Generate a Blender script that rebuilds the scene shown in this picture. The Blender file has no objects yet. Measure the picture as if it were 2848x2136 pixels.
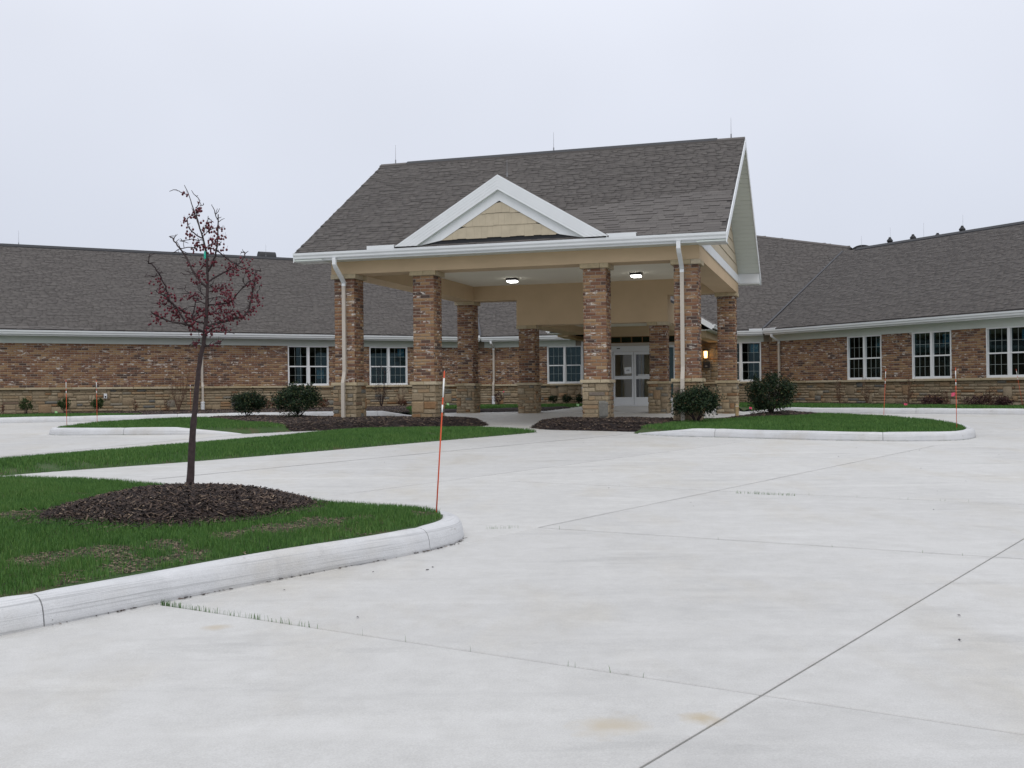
import bpy, math, random
import numpy as np
from mathutils import Matrix, Vector
from math import sin, cos, pi, radians, sqrt
random.seed(7); RNG = np.random.default_rng(11)
S = bpy.context.scene
COL = S.collection

# ------------------------------------------------------------------ camera
CZ = 1.3224                                   # camera height over the ground datum
cam_d = bpy.data.cameras.new("camera"); cam = bpy.data.objects.new("camera", cam_d); COL.objects.link(cam)
cam_d.sensor_width = 36.0; cam_d.lens = 37.785; cam_d.clip_start = 0.1; cam_d.clip_end = 6000
cam.matrix_world = Matrix.Translation((0, 0, CZ)) @ Matrix.Rotation(radians(90.272), 4, 'X') @ Matrix.Rotation(radians(-0.5495), 4, 'Z')
S.camera = cam

# ------------------------------------------------------------------ overcast sky
SUN_EL, SUN_ROT = radians(48), radians(200)
W = bpy.data.worlds.new("World"); S.world = W; W.use_nodes = True
nt = W.node_tree; nt.nodes.clear()
out = nt.nodes.new("ShaderNodeOutputWorld"); bg = nt.nodes.new("ShaderNodeBackground")
sky = nt.nodes.new("ShaderNodeTexSky"); sky.sky_type = 'NISHITA'; sky.sun_disc = False
sky.sun_elevation = SUN_EL; sky.sun_rotation = SUN_ROT; sky.air_density = 1.0; sky.dust_density = 4.0
tc = nt.nodes.new("ShaderNodeTexCoord"); sep = nt.nodes.new("ShaderNodeSeparateXYZ")
nt.links.new(tc.outputs["Generated"], sep.inputs[0])
ramp = nt.nodes.new("ShaderNodeValToRGB")
ramp.color_ramp.elements[0].position = 0.0; ramp.color_ramp.elements[0].color = (6.6, 7.05, 8.15, 1)
ramp.color_ramp.elements[1].position = 1.0; ramp.color_ramp.elements[1].color = (13.5, 13.8, 14.6, 1)
e = ramp.color_ramp.elements.new(0.30); e.color = (7.9, 8.22, 9.15, 1)
nt.links.new(sep.outputs[2], ramp.inputs[0])
cn = nt.nodes.new("ShaderNodeTexNoise"); cn.inputs["Scale"].default_value = 1.6; cn.inputs["Detail"].default_value = 4
nt.links.new(tc.outputs["Generated"], cn.inputs["Vector"])
cr = nt.nodes.new("ShaderNodeMapRange"); cr.inputs[3].default_value = 0.93; cr.inputs[4].default_value = 1.07
cr.inputs[1].default_value = 0.3; cr.inputs[2].default_value = 0.7
nt.links.new(cn.outputs[0], cr.inputs[0])
vm = nt.nodes.new("ShaderNodeVectorMath"); vm.operation = 'SCALE'
nt.links.new(ramp.outputs[0], vm.inputs[0]); nt.links.new(cr.outputs[0], vm.inputs["Scale"])
mx = nt.nodes.new("ShaderNodeMix"); mx.data_type = 'RGBA'; mx.inputs[0].default_value = 0.93
nt.links.new(sky.outputs[0], mx.inputs[6]); nt.links.new(vm.outputs[0], mx.inputs[7])
nt.links.new(mx.outputs[2], bg.inputs[0]); bg.inputs[1].default_value = 0.10
nt.links.new(bg.outputs[0], out.inputs[0])
sun_d = bpy.data.lights.new("sun", 'SUN'); sun = bpy.data.objects.new("sun", sun_d); COL.objects.link(sun)
sun_d.energy = 0.7; sun_d.angle = radians(40); sun_d.color = (1.0, 0.97, 0.93)
sun.rotation_euler = (radians(42), 0, radians(20))     # overcast glow from behind the camera
S.view_settings.view_transform = 'Standard'; S.view_settings.look = 'None'
S.view_settings.exposure = 0.0; S.view_settings.gamma = 1.0; S.view_settings.use_curve_mapping = False
S.cycles.max_bounces = 6; S.cycles.use_denoising = True

# ------------------------------------------------------------------ frames of the place
F = 2989.14; PIT = radians(.272); ROL = radians(.5495)
PH = radians(16.9481)
u2 = np.array([cos(PH), -sin(PH)]); v2 = np.array([sin(PH), cos(PH)]); A2 = np.array([-4.1953, 27.7981])
PW, PD = 8.72, 9.28
tL = np.array([sin(PH + pi/4), cos(PH + pi/4)]); nL = np.array([-tL[1], tL[0]])
tR = np.array([sin(PH - pi/4), cos(PH - pi/4)]); nR = np.array([tR[1], -tR[0]])
pL, pR = 43.663, 30.666
ZV = np.array([0, 0, 1.0])
def v3(a, z=0.0): return np.array([a[0], a[1], z])
u3, w3 = v3(u2), v3(v2)
def U(a, b, z=0.0): return v3(A2 + a*u2 + b*v2, z)          # portico frame
def PL(s, n, z=0.0): return v3(tL*s + nL*(pL + n), z)        # left wing frame
def PR(s, n, z=0.0): return v3(tR*s + nR*(pR + n), z)        # right wing frame
def ground(x, y): return 0.0144*np.minimum(y, 36.5)       # the grade levels out at the building
def ray(px, py):
    a2 = (px - 1424)/F; b2 = (py - 1068)/F
    a = a2*cos(ROL) - b2*sin(ROL); b = a2*sin(ROL) + b2*cos(ROL)
    y = cos(PIT) + b*sin(PIT); z = sin(PIT) - b*cos(PIT)
    return np.array([a/y, 1.0, z/y])
def G(px, py, h=0.0):                                        # a point on the sloping ground, h above it
    r = ray(px, py); t = (CZ - h)/(.0144 - r[2]); return np.array([r[0]*t, t, CZ + r[2]*t])
def AT(px, py, depth):                                       # a point at a given depth
    r = ray(px, py)*depth; r[2] += CZ; return r
def solve(n1, d1, n2, d2): return np.linalg.solve(np.array([n1, n2]), [d1, d2])

# ------------------------------------------------------------------ materials
def newmat(name):
    m = bpy.data.materials.new(name); m.use_nodes = True
    n = m.node_tree.nodes; p = n["Principled BSDF"]
    return m, m.node_tree, p
class NT:
    def __init__(s, nt): s.t = nt
    def n(s, typ, **kw):
        x = s.t.nodes.new(typ)
        for k, v in kw.items(): setattr(x, k, v)
        return x
    def l(s, a, b): s.t.links.new(a, b)
    def pos(s): return s.n("ShaderNodeNewGeometry").outputs["Position"]
    def mapped(s, scale, rot=(0, 0, 0), src=None):
        m = s.n("ShaderNodeMapping"); m.inputs["Scale"].default_value = scale; m.inputs["Rotation"].default_value = rot
        s.l(src if src else s.pos(), m.inputs["Vector"]); return m.outputs[0]
    def noise(s, vec, scale=1.0, detail=4.0, rough=.55):
        x = s.n("ShaderNodeTexNoise"); x.inputs["Scale"].default_value = scale
        x.inputs["Detail"].default_value = detail; x.inputs["Roughness"].default_value = rough
        s.l(vec, x.inputs["Vector"]); return x.outputs[0]
    def ramp(s, fac, stops, interp='LINEAR'):
        r = s.n("ShaderNodeValToRGB"); r.color_ramp.interpolation = interp
        el = r.color_ramp.elements
        while len(el) < len(stops): el.new(0.5)
        for e, (p, c) in zip(el, stops):
            e.position = p; e.color = (*c, 1) if len(c) == 3 else c
        s.l(fac, r.inputs[0]); return r.outputs[0]
    def mix(s, fac, a, b, mode='MIX'):
        m = s.n("ShaderNodeMix", data_type='RGBA', blend_type=mode)
        for sock, val in ((m.inputs[0], fac), (m.inputs[6], a), (m.inputs[7], b)):
            if hasattr(val, "is_linked"): s.l(val, sock)
            elif isinstance(val, tuple): sock.default_value = (*val, 1) if len(val) == 3 else val
            else: sock.default_value = val
        return m.outputs[2]
    def math(s, op, a, b=None, clamp=False):
        m = s.n("ShaderNodeMath", operation=op); m.use_clamp = clamp
        for i, val in enumerate((a, b)):
            if val is None: continue
            if hasattr(val, "is_linked"): s.l(val, m.inputs[i])
            else: m.inputs[i].default_value = val
        return m.outputs[0]
    def rnd(s):
        a = s.n("ShaderNodeObjectInfo").outputs["Random"]; b = s.n("ShaderNodeNewGeometry").outputs["Random Per Island"]
        return s.math('FRACT', s.math('ADD', a, b))
    def bump(s, h, p, strength=.3, dist=.01):
        b = s.n("ShaderNodeBump"); b.inputs["Strength"].default_value = strength; b.inputs["Distance"].default_value = dist
        s.l(h, b.inputs["Height"]); s.l(b.outputs[0], p.inputs["Normal"])
M = {}
def plain(name, col, rough=.6, var=.06, scale=3.0, metal=0.0, spec=.4, bump=0.0, bscale=60.0):
    m, t, p = newmat(name); k = NT(t)
    nz = k.noise(k.pos(), scale, 5)
    lo = tuple(c*(1-var) for c in col); hi = tuple(min(1, c*(1+var)) for c in col)
    k.l(k.ramp(nz, [(.3, lo), (.7, hi)]), p.inputs["Base Color"])
    p.inputs["Roughness"].default_value = rough; p.inputs["Metallic"].default_value = metal
    p.inputs["Specular IOR Level"].default_value = spec
    if bump: k.bump(k.noise(k.pos(), bscale, 3), p, bump, .004)
    M[name] = m; return m
plain("white_trim", (.74, .76, .77), .45, .03, 2.0)
plain("white_vinyl", (.76, .77, .77), .4, .03, 2.0)
plain("vinyl_soffit", (.62, .66, .62), .5, .03, 2.0)
plain("tan_metal", (.50, .45, .385), .4, .04, 2.0)
plain("stucco", (.54, .405, .258), .85, .05, 1.4, bump=.25, bscale=180)
plain("ceiling_paint", (.74, .70, .59), .8, .03, 1.0)
plain("shake_siding", (.47, .405, .295), .75, .08, 5.0)
plain("aluminium", (.68, .69, .69), .45, .03, 2.0)
plain("dark_metal", (.03, .028, .03), .45, .1, 4.0)
plain("black_vent", (.022, .023, .026), .6, .1, 3.0)
plain("rod_metal", (.25, .25, .26), .4, .05, 3.0, metal=.5)
plain("wood_frame", (.20, .10, .035), .6, .15, 9.0)
plain("mortar", (.30, .255, .205), .95, .1, 8.0, bump=.3)
plain("stone_mortar", (.235, .195, .13), .95, .1, 8.0, bump=.3)
plain("roof_deck", (.06, .055, .052), .95, .1, 3.0)
plain("flashing", (.035, .036, .042), .5, .1, 3.0)
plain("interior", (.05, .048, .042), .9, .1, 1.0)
plain("interior_beige", (.74, .64, .47), .9, .05, 1.0)
plain("orange_plastic", (.68, .105, .04), .4, .05, 5.0)
plain("muntin", (.36, .40, .38), .5, .03, 2.0)
plain("white_reflector", (.80, .80, .78), .3, .03, 5.0)
plain("pink_vinyl", (.85, .12, .22), .5, .05, 5.0)
plain("green_vinyl", (.42, .72, .34), .5, .05, 5.0)
plain("stake_wood", (.42, .30, .15), .8, .15, 14.0)
plain("paper", (.72, .74, .74), .7, .02, 2.0)
plain("ink", (.12, .12, .13), .7, .02, 2.0)
plain("sticker_blue", (.10, .48, .80), .4, .05, 6.0)
plain("sticker_ink", (.75, .92, .95), .4, .03, 6.0)
plain("bark", (.046, .031, .031), .85, .35, 30.0, bump=.6, bscale=90)
plain("twig", (.034, .020, .022), .85, .3, 30.0)
plain("dry_twig", (.13, .075, .05), .85, .3, 20.0)
plain("berry", (.105, .008, .017), .35, .4, 40.0)
plain("tree_tag", (.02, .50, .36), .5, .05, 5.0)
plain("pebble", (.06, .055, .06), .8, .4, 30.0)
plain("sub_base", (.07, .065, .06), .95, .2, 6.0)
plain("far_ground", (.10, .13, .05), .95, .3, .2)

def brick_mat():
    m, t, p = newmat("brick"); k = NT(t)
    r = k.rnd()
    band = k.noise(k.mapped((.8, .8, 2.6)), 1.0, 2)
    f = k.math('ADD', k.math('MULTIPLY', r, .78), k.math('MULTIPLY', k.math('SUBTRACT', band, .5), .75), True)
    c = k.ramp(f, [(0, (.082, .056, .048)), (.09, (.128, .073, .054)), (.22, (.182, .092, .061)), (.38, (.220, .118, .071)),
                   (.54, (.270, .158, .087)), (.76, (.312, .200, .110)), (1, (.360, .262, .158))])
    fine = k.noise(k.pos(), 40, 5, .7)
    c = k.mix(.55, c, k.ramp(fine, [(.3, (.30, .29, .28)), (.7, (.72, .71, .7))]), 'OVERLAY')
    wn = k.noise(k.mapped((6.5, 6.5, 16)), 1.0, 4, .62)
    wr = k.math('FRACT', k.math('MULTIPLY', r, 17.31))
    wn2 = k.math('ADD', wn, k.math('MULTIPLY', wr, .16))
    wmask = k.ramp(wn2, [(.685, (0, 0, 0)), (.74, (.9, .9, .9))])
    c = k.mix(wmask, c, (.56, .51, .46))
    k.l(c, p.inputs["Base Color"]); p.inputs["Roughness"].default_value = .9; p.inputs["Specular IOR Level"].default_value = .25
    k.bump(fine, p, .5, .006); M["brick"] = m
brick_mat()
def stone_mat():
    m, t, p = newmat("ledge_stone"); k = NT(t)
    r = k.rnd()
    c = k.ramp(r, [(0, (.255, .200, .132)), (.2, (.32, .255, .172)), (.4, (.28, .215, .14)), (.55, (.375, .312, .222)), (.7, (.30, .232, .145)),
                   (.86, (.31, .205, .12)), (.92, (.225, .125, .06)), (.945, (.155, .155, .145)), (.98, (.185, .18, .16)), (1, (.24, .21, .165))])
    fine = k.noise(k.pos(), 22, 6, .65)
    c = k.mix(.6, c, k.ramp(fine, [(.3, (.33, .32, .31)), (.7, (.68, .68, .67))]), 'OVERLAY')
    k.l(c, p.inputs["Base Color"]); p.inputs["Roughness"].default_value = .92; p.inputs["Specular IOR Level"].default_value = .25
    k.bump(k.noise(k.pos(), 16, 6, .65), p, .7, .02); M["ledge_stone"] = m
stone_mat()
def cap_mat():
    m, t, p = newmat("limestone"); k = NT(t)
    c = k.ramp(k.rnd(), [(0, (.36, .285, .175)), (.5, (.42, .345, .22)), (1, (.47, .40, .29))])
    fine = k.noise(k.pos(), 18, 6, .65)
    c = k.mix(.5, c, k.ramp(fine, [(.3, (.36, .36, .35)), (.7, (.66, .66, .65))]), 'OVERLAY')
    k.l(c, p.inputs["Base Color"]); p.inputs["Roughness"].default_value = .9
    k.bump(fine, p, .5, .012); M["limestone"] = m
cap_mat()
def shingle_mat():
    m, t, p = newmat("shingle"); k = NT(t)
    c = k.ramp(k.rnd(), [(0, (.113, .104, .098)), (.3, (.121, .111, .105)), (.6, (.126, .116, .109)), (.85, (.131, .121, .113)), (1, (.138, .127, .119))])
    big = k.noise(k.mapped((.5, .5, .9)), 1.0, 3)
    c = k.mix(.22, c, k.ramp(big, [(.3, (.42, .42, .42)), (.7, (.58, .575, .57))]), 'OVERLAY')
    gr = k.noise(k.pos(), 160, 2, .8)
    c = k.mix(.5, c, k.ramp(gr, [(.3, (.3, .3, .3)), (.7, (.7, .7, .7))]), 'OVERLAY')
    k.l(c, p.inputs["Base Color"]); p.inputs["Roughness"].default_value = .93; p.inputs["Specular IOR Level"].default_value = .2
    M["shingle"] = m
    plain("shingle_edge", (.036, .032, .031), .95, .2, 8.0)
shingle_mat()
def concrete_mat(name, base, warm, tint, lines):
    m, t, p = newmat(name); k = NT(t)
    big = k.noise(k.mapped((.35, .16, .3), (0, 0, radians(-53))), 1.0, 5, .6)
    c = k.ramp(big, [(.25, tuple(x*.90 for x in base)), (.5, base), (.75, tuple(min(1, x*1.06) for x in base))])
    pat = k.noise(k.mapped((1.1, .45, 1), (0, 0, radians(-50))), 1.0, 6, .62)
    c = k.mix(k.ramp(pat, [(.50, (0, 0, 0)), (.70, (.75, .75, .75))]), c, warm)
    dark = k.noise(k.mapped((.55, 2.6, 1), (0, 0, radians(12))), 1.0, 6, .68)
    c = k.mix(k.ramp(dark, [(.56, (0, 0, 0)), (.72, (.6, .6, .6))]), c, tuple(x*.74 for x in base))
    lite = k.noise(k.mapped((.35, 1.9, 1), (0, 0, radians(8))), 1.3, 5, .6)
    c = k.mix(k.ramp(lite, [(.54, (0, 0, 0)), (.70, (.5, .5, .5))]), c, tuple(min(1, x*1.16) for x in base))
    mott = k.noise(k.mapped((1, 1, 1)), 5.5, 6, .7)
    c = k.mix(.45, c, k.ramp(mott, [(.32, (.42, .42, .42)), (.68, (.58, .58, .58))]), 'OVERLAY')
    ob = k.n("ShaderNodeObjectInfo").outputs["Random"]
    c = k.mix(1.0, c, k.ramp(ob, [(0, (.925, .925, .93)), (1, (1, 1, 1))]), 'MULTIPLY')
    grit = k.noise(k.pos(), 140, 3, .7)
    c = k.mix(.40, c, k.ramp(grit, [(.3, (.36, .36, .36)), (.7, (.64, .64, .64))]), 'OVERLAY')
    if tint:
        for (x, y, rad, colr) in tint:
            d = k.n("ShaderNodeVectorMath", operation='DISTANCE'); k.l(k.pos(), d.inputs[0]); d.inputs[1].default_value = (x, y, .0144*y)
            wob = k.math('ADD', d.outputs["Value"], k.math('MULTIPLY', k.math('SUBTRACT', k.noise(k.pos(), 9, 4), .5), rad*1.6))
            f = k.ramp(k.math('DIVIDE', wob, rad), [(.1, (.75, .75, .75)), (1, (0, 0, 0))])
            c = k.mix(f, c, colr)
    if lines:
        st = k.noise(k.mapped((.7, .7, 90)), 1.0, 4, .7)
        c = k.mix(k.ramp(st, [(.54, (0, 0, 0)), (.64, (.65, .65, .65))]), c, tuple(x*.58 for x in base))
        sp = k.noise(k.mapped((4, 4, 14)), 1.0, 7, .78)
        c = k.mix(k.ramp(sp, [(.60, (0, 0, 0)), (.70, (.7, .7, .7))]), c, (.30, .28, .25))
        gm = k.noise(k.pos(), 90, 3, .75)
        c = k.mix(k.ramp(gm, [(.62, (0, 0, 0)), (.72, (.45, .45, .45))]), c, (.30, .29, .27))
        k.bump(k.math('ADD', st, k.noise(k.pos(), 35, 5, .7)), p, .5, .008)
    else:
        k.bump(k.noise(k.mapped((60, 5, 20), (0, 0, radians(-53))), 1.0, 3), p, .12, .003)
    k.l(c, p.inputs["Base Color"]); p.inputs["Roughness"].default_value = .62; p.inputs["Specular IOR Level"].default_value = .42
    M[name] = m
_s1 = G(1700, 2015); _s2 = G(1955, 2000); _s3 = G(600, 1745)
concrete_mat("concrete", (.520, .514, .494), (.480, .455, .402), [(_s1[0], _s1[1], .16, (.45, .39, .29)), (_s2[0], _s2[1], .10, (.41, .33, .20)), (_s3[0], _s3[1], .08, (.45, .39, .30))], False)
concrete_mat("curb_concrete", (.60, .605, .61), (.52, .50, .46), None, True)
def soil_mat():
    m, t, p = newmat("lawn_soil"); k = NT(t)
    c = k.ramp(k.noise(k.pos(), 2.2, 6, .65), [(.35, (.036, .080, .018)), (.55, (.048, .088, .022)), (.68, (.10, .076, .042))])
    fine = k.noise(k.pos(), 70, 4, .7)
    c = k.mix(.6, c, k.ramp(fine, [(.3, (.25, .25, .25)), (.7, (.75, .75, .75))]), 'OVERLAY')
    k.l(c, p.inputs["Base Color"]); p.inputs["Roughness"].default_value = .95
    k.bump(fine, p, .8, .02); M["lawn_soil"] = m
    m, t, p = newmat("grass_blade"); k = NT(t)
    r = k.n("ShaderNodeNewGeometry").outputs["Random Per Island"]
    big = k.noise(k.mapped((1.3, 1.3, 1)), 1.0, 4)
    f = k.math('ADD', k.math('MULTIPLY', r, .55), k.math('MULTIPLY', big, .55), True)
    c = k.ramp(f, [(.1, (.030, .088, .020)), (.5, (.062, .152, .030)), (.80, (.105, .205, .045)), (.93, (.14, .20, .065)), (1, (.24, .20, .10))])
    k.l(c, p.inputs["Base Color"]); p.inputs["Roughness"].default_value = .6; p.inputs["Specular IOR Level"].default_value = .3
    M["grass_blade"] = m
    m, t, p = newmat("mulch_soil"); k = NT(t)
    c = k.ramp(k.noise(k.pos(), 45, 5, .7), [(.3, (.012, .009, .009)), (.7, (.05, .034, .030))])
    k.l(c, p.inputs["Base Color"]); p.inputs["Roughness"].default_value = .95
    k.bump(k.noise(k.pos(), 50, 4), p, 1.0, .03); M["mulch_soil"] = m
    m, t, p = newmat("mulch_chip"); k = NT(t)
    r = k.n("ShaderNodeNewGeometry").outputs["Random Per Island"]
    c = k.ramp(r, [(0, (.012, .0082, .0078)), (.45, (.030, .0195, .0165)), (.76, (.064, .041, .031)), (.93, (.125, .085, .060)), (1, (.24, .18, .125))])
    k.l(c, p.inputs["Base Color"]); p.inputs["Roughness"].default_value = .9
    M["mulch_chip"] = m
    m, t, p = newmat("dry_bits"); k = NT(t)
    r = k.n("ShaderNodeNewGeometry").outputs["Random Per Island"]
    c = k.ramp(r, [(0, (.035, .026, .019)), (.55, (.085, .062, .040)), (1, (.22, .17, .11))])
    k.l(c, p.inputs["Base Color"]); p.inputs["Roughness"].default_value = .9
    M["dry_bits"] = m
soil_mat()
def leaf_mat(name, stops):
    m, t, p = newmat(name); k = NT(t)
    r = k.n("ShaderNodeNewGeometry").outputs["Random Per Island"]
    k.l(k.ramp(r, stops), p.inputs["Base Color"]); p.inputs["Roughness"].default_value = .55; p.inputs["Specular IOR Level"].default_value = .18
    M[name] = m
leaf_mat("holly_leaf", [(0, (.008, .018, .010)), (.5, (.016, .034, .016)), (.85, (.032, .055, .022)), (.96, (.07, .085, .03)), (1, (.12, .06, .03))])
leaf_mat("small_leaf", [(0, (.018, .038, .014)), (.6, (.04, .07, .022)), (1, (.09, .10, .035))])
leaf_mat("rust_leaf", [(0, (.05, .022, .018)), (.6, (.11, .05, .032)), (1, (.20, .08, .04))])
leaf_mat("plum_leaf", [(0, (.028, .014, .018)), (.6, (.055, .026, .028)), (1, (.10, .05, .04))])
def glass_mat():
    m, t, p = newmat("window_glass"); k = NT(t); t.nodes.remove(p)
    o = t.nodes["Material Output"]
    tr = k.n("ShaderNodeBsdfTransparent"); tr.inputs[0].default_value = (.50, .58, .58, 1)
    gl = k.n("ShaderNodeBsdfGlossy"); gl.inputs["Roughness"].default_value = .02; gl.inputs[0].default_value = (.52, .74, .78, 1)
    fr = k.n("ShaderNodeFresnel"); fr.inputs[0].default_value = 1.46
    ms = k.n("ShaderNodeMixShader"); k.l(fr.outputs[0], ms.inputs[0]); k.l(tr.outputs[0], ms.inputs[1]); k.l(gl.outputs[0], ms.inputs[2])
    k.l(ms.outputs[0], o.inputs[0]); M["window_glass"] = m
    m, t, p = newmat("door_glass"); k = NT(t); t.nodes.remove(p)
    o = t.nodes["Material Output"]
    tr = k.n("ShaderNodeBsdfTransparent"); tr.inputs[0].default_value = (.90, .91, .89, 1)
    gl = k.n("ShaderNodeBsdfGlossy"); gl.inputs["Roughness"].default_value = .02
    fr = k.n("ShaderNodeFresnel"); fr.inputs[0].default_value = 1.42
    ms = k.n("ShaderNodeMixShader"); k.l(fr.outputs[0], ms.inputs[0]); k.l(tr.outputs[0], ms.inputs[1]); k.l(gl.outputs[0], ms.inputs[2])
    k.l(ms.outputs[0], o.inputs[0]); M["door_glass"] = m
glass_mat()
def emit(name, col, s):
    m, t, p = newmat(name)
    p.inputs["Base Color"].default_value = (.8, .8, .8, 1); p.inputs["Emission Color"].default_value = (*col, 1)
    p.inputs["Emission Strength"].default_value = s; M[name] = m
emit("led_lens", (.98, .98, .95), 9.0)
emit("lamp_glass", (1.0, .52, .16), 2.4)

# ------------------------------------------------------------------ mesh helpers
def mesh_from(name, V, Fc, mat, smooth=False):
    me = bpy.data.meshes.new(name)
    V = np.asarray(V, dtype=np.float32).reshape(-1, 3)
    if isinstance(Fc, np.ndarray):
        n, c = Fc.shape
        me.vertices.add(len(V)); me.vertices.foreach_set("co", V.ravel())
        me.loops.add(n*c); me.loops.foreach_set("vertex_index", Fc.astype(np.int32).ravel())
        me.polygons.add(n); me.polygons.foreach_set("loop_start", np.arange(0, n*c, c, dtype=np.int32))
        me.polygons.foreach_set("loop_total", np.full(n, c, dtype=np.int32)); me.update(calc_edges=True)
    else:
        me.from_pydata([tuple(map(float, p)) for p in V], [], [tuple(f) for f in Fc]); me.update()
    if mat: me.materials.append(M[mat])
    if smooth: me.polygons.foreach_set("use_smooth", np.ones(len(me.polygons), dtype=bool))
    return me
def link(name, me, parent=None):
    o = bpy.data.objects.new(name, me); COL.objects.link(o)
    if parent is not None:
        o.parent = parent
        if parent.type == 'EMPTY': o.matrix_parent_inverse = Matrix.Translation(-Vector(parent.location))
    return o
def tag(o, label=None, cat=None, group=None, kind=None):
    if label: o["label"] = label
    if cat: o["category"] = cat
    if group: o["group"] = group
    if kind: o["kind"] = kind
    return o
def thing(name, loc, label, cat, group=None):
    o = bpy.data.objects.new(name, None); COL.objects.link(o); o.location = [float(c) for c in loc]
    o.empty_display_size = .2
    return tag(o, label, cat, group)
class MB:
    def __init__(s): s.V = []; s.F = []
    def add(s, V, Fc):
        b = len(s.V); s.V += [tuple(map(float, p)) for p in V]; s.F += [tuple(i + b for i in f) for f in Fc]; return s
    def box(s, c, ax, ay, az):                      # centre and three half-extent vectors
        c, ax, ay, az = map(np.asarray, (c, ax, ay, az))
        P = [c + i*ax + j*ay + k*az for k in (-1, 1) for j in (-1, 1) for i in (-1, 1)]
        return s.add(P, [(0, 2, 3, 1), (4, 5, 7, 6), (0, 1, 5, 4), (2, 6, 7, 3), (0, 4, 6, 2), (1, 3, 7, 5)])
    def bx(s, fr, a0, a1, b0, b1, z0, z1):          # box in a (along, depth) frame function
        P = [fr(a, b, z) for z in (z0, z1) for b in (b0, b1) for a in (a0, a1)]
        return s.add(P, [(0, 2, 3, 1), (4, 5, 7, 6), (0, 1, 5, 4), (2, 6, 7, 3), (0, 4, 6, 2), (1, 3, 7, 5)])
    def extr(s, prof, fr3, t0, t1):                 # closed profile, fr3(t, p, q) -> point
        n = len(prof)
        P = [fr3(t0, *p) for p in prof] + [fr3(t1, *p) for p in prof]
        Fc = [(i, (i+1) % n, n + (i+1) % n, n + i) for i in range(n)] + [tuple(range(n))[::-1], tuple(range(n, 2*n))]
        return s.add(P, Fc)
    def slab(s, pts, th):                           # polygon (3d pts, top) with thickness downwards along z
        n = len(pts); P = [np.asarray(p) for p in pts] + [np.asarray(p) - th*ZV for p in pts]
        return s.add(P, [tuple(range(n)), tuple(range(2*n - 1, n - 1, -1))] + [(i, n + i, n + (i+1) % n, (i+1) % n) for i in range(n)])
    def tube(s, pts, rad, seg=8, cap=True):
        pts = [np.asarray(p, float) for p in pts]; n = len(pts); b = len(s.V); V = []
        up = None
        for i, p in enumerate(pts):
            d = pts[min(i+1, n-1)] - pts[max(i-1, 0)]; d = d/(np.linalg.norm(d) + 1e-9)
            if up is None:
                up = np.cross(d, [0.3, 1, .1]);
            a = up - d*np.dot(up, d); a /= (np.linalg.norm(a) + 1e-9); up = a; c = np.cross(d, a)
            r = rad[i] if hasattr(rad, "__len__") else rad
            V += [p + r*(cos(2*pi*j/seg)*a + sin(2*pi*j/seg)*c) for j in range(seg)]
        Fc = [(i*seg + j, i*seg + (j+1) % seg, (i+1)*seg + (j+1) % seg, (i+1)*seg + j) for i in range(n-1) for j in range(seg)]
        if cap: Fc += [tuple(range(seg))[::-1], tuple((n-1)*seg + j for j in range(seg))]
        return s.add(V, Fc)
    def build(s, name, mat, parent=None, smooth=False, kind=None, label=None):
        o = link(name, mesh_from(name, s.V, s.F, mat, smooth), parent)
        if kind: o["kind"] = kind
        if label: o["label"] = label
        return o

# unit pieces: x along, y outward (+1 = face), z up, extents -0.5..0.5
def unit_chamfer(c=(.035, .25, .12), jit=0.0, seed=0):
    r = random.Random(seed); cx, cy, cz = c
    back = [(-.5, -.5, -.5), (.5, -.5, -.5), (.5, -.5, .5), (-.5, -.5, .5)]
    mid = [(x, .5 - cy, z) for x, _, z in back]
    fr = [((.5 - cx)*np.sign(x), .5, (.5 - cz)*np.sign(z)) for x, _, z in back]
    j = lambda p, k: tuple(q + r.uniform(-jit, jit)*k for q in p)
    V = back + [j(p, .6) for p in mid] + [j(p, 1) for p in fr]
    Fc = [(8, 9, 10, 11)] + [(a, (a+1) % 4, 4 + (a+1) % 4, 4 + a) for a in range(4)] + [(4 + a, 4 + (a+1) % 4, 8 + (a+1) % 4, 8 + a) for a in range(4)]
    return np.array(V, float), Fc
BRICK_U = unit_chamfer((.02, .25, .06)); STONE_U = [unit_chamfer((.05, .45, .12), .035, i) for i in range(6)]
SH_U = (np.array([(-.5, 0, 0), (.5, 0, 0), (.5, 1, 0), (-.5, 1, 0), (-.5, 0, 1), (.5, 0, 1), (.5, 1, .25), (-.5, 1, .25)], float),
        [(4, 5, 6, 7), (0, 1, 5, 4), (1, 2, 6, 5), (3, 0, 4, 7)])
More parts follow.
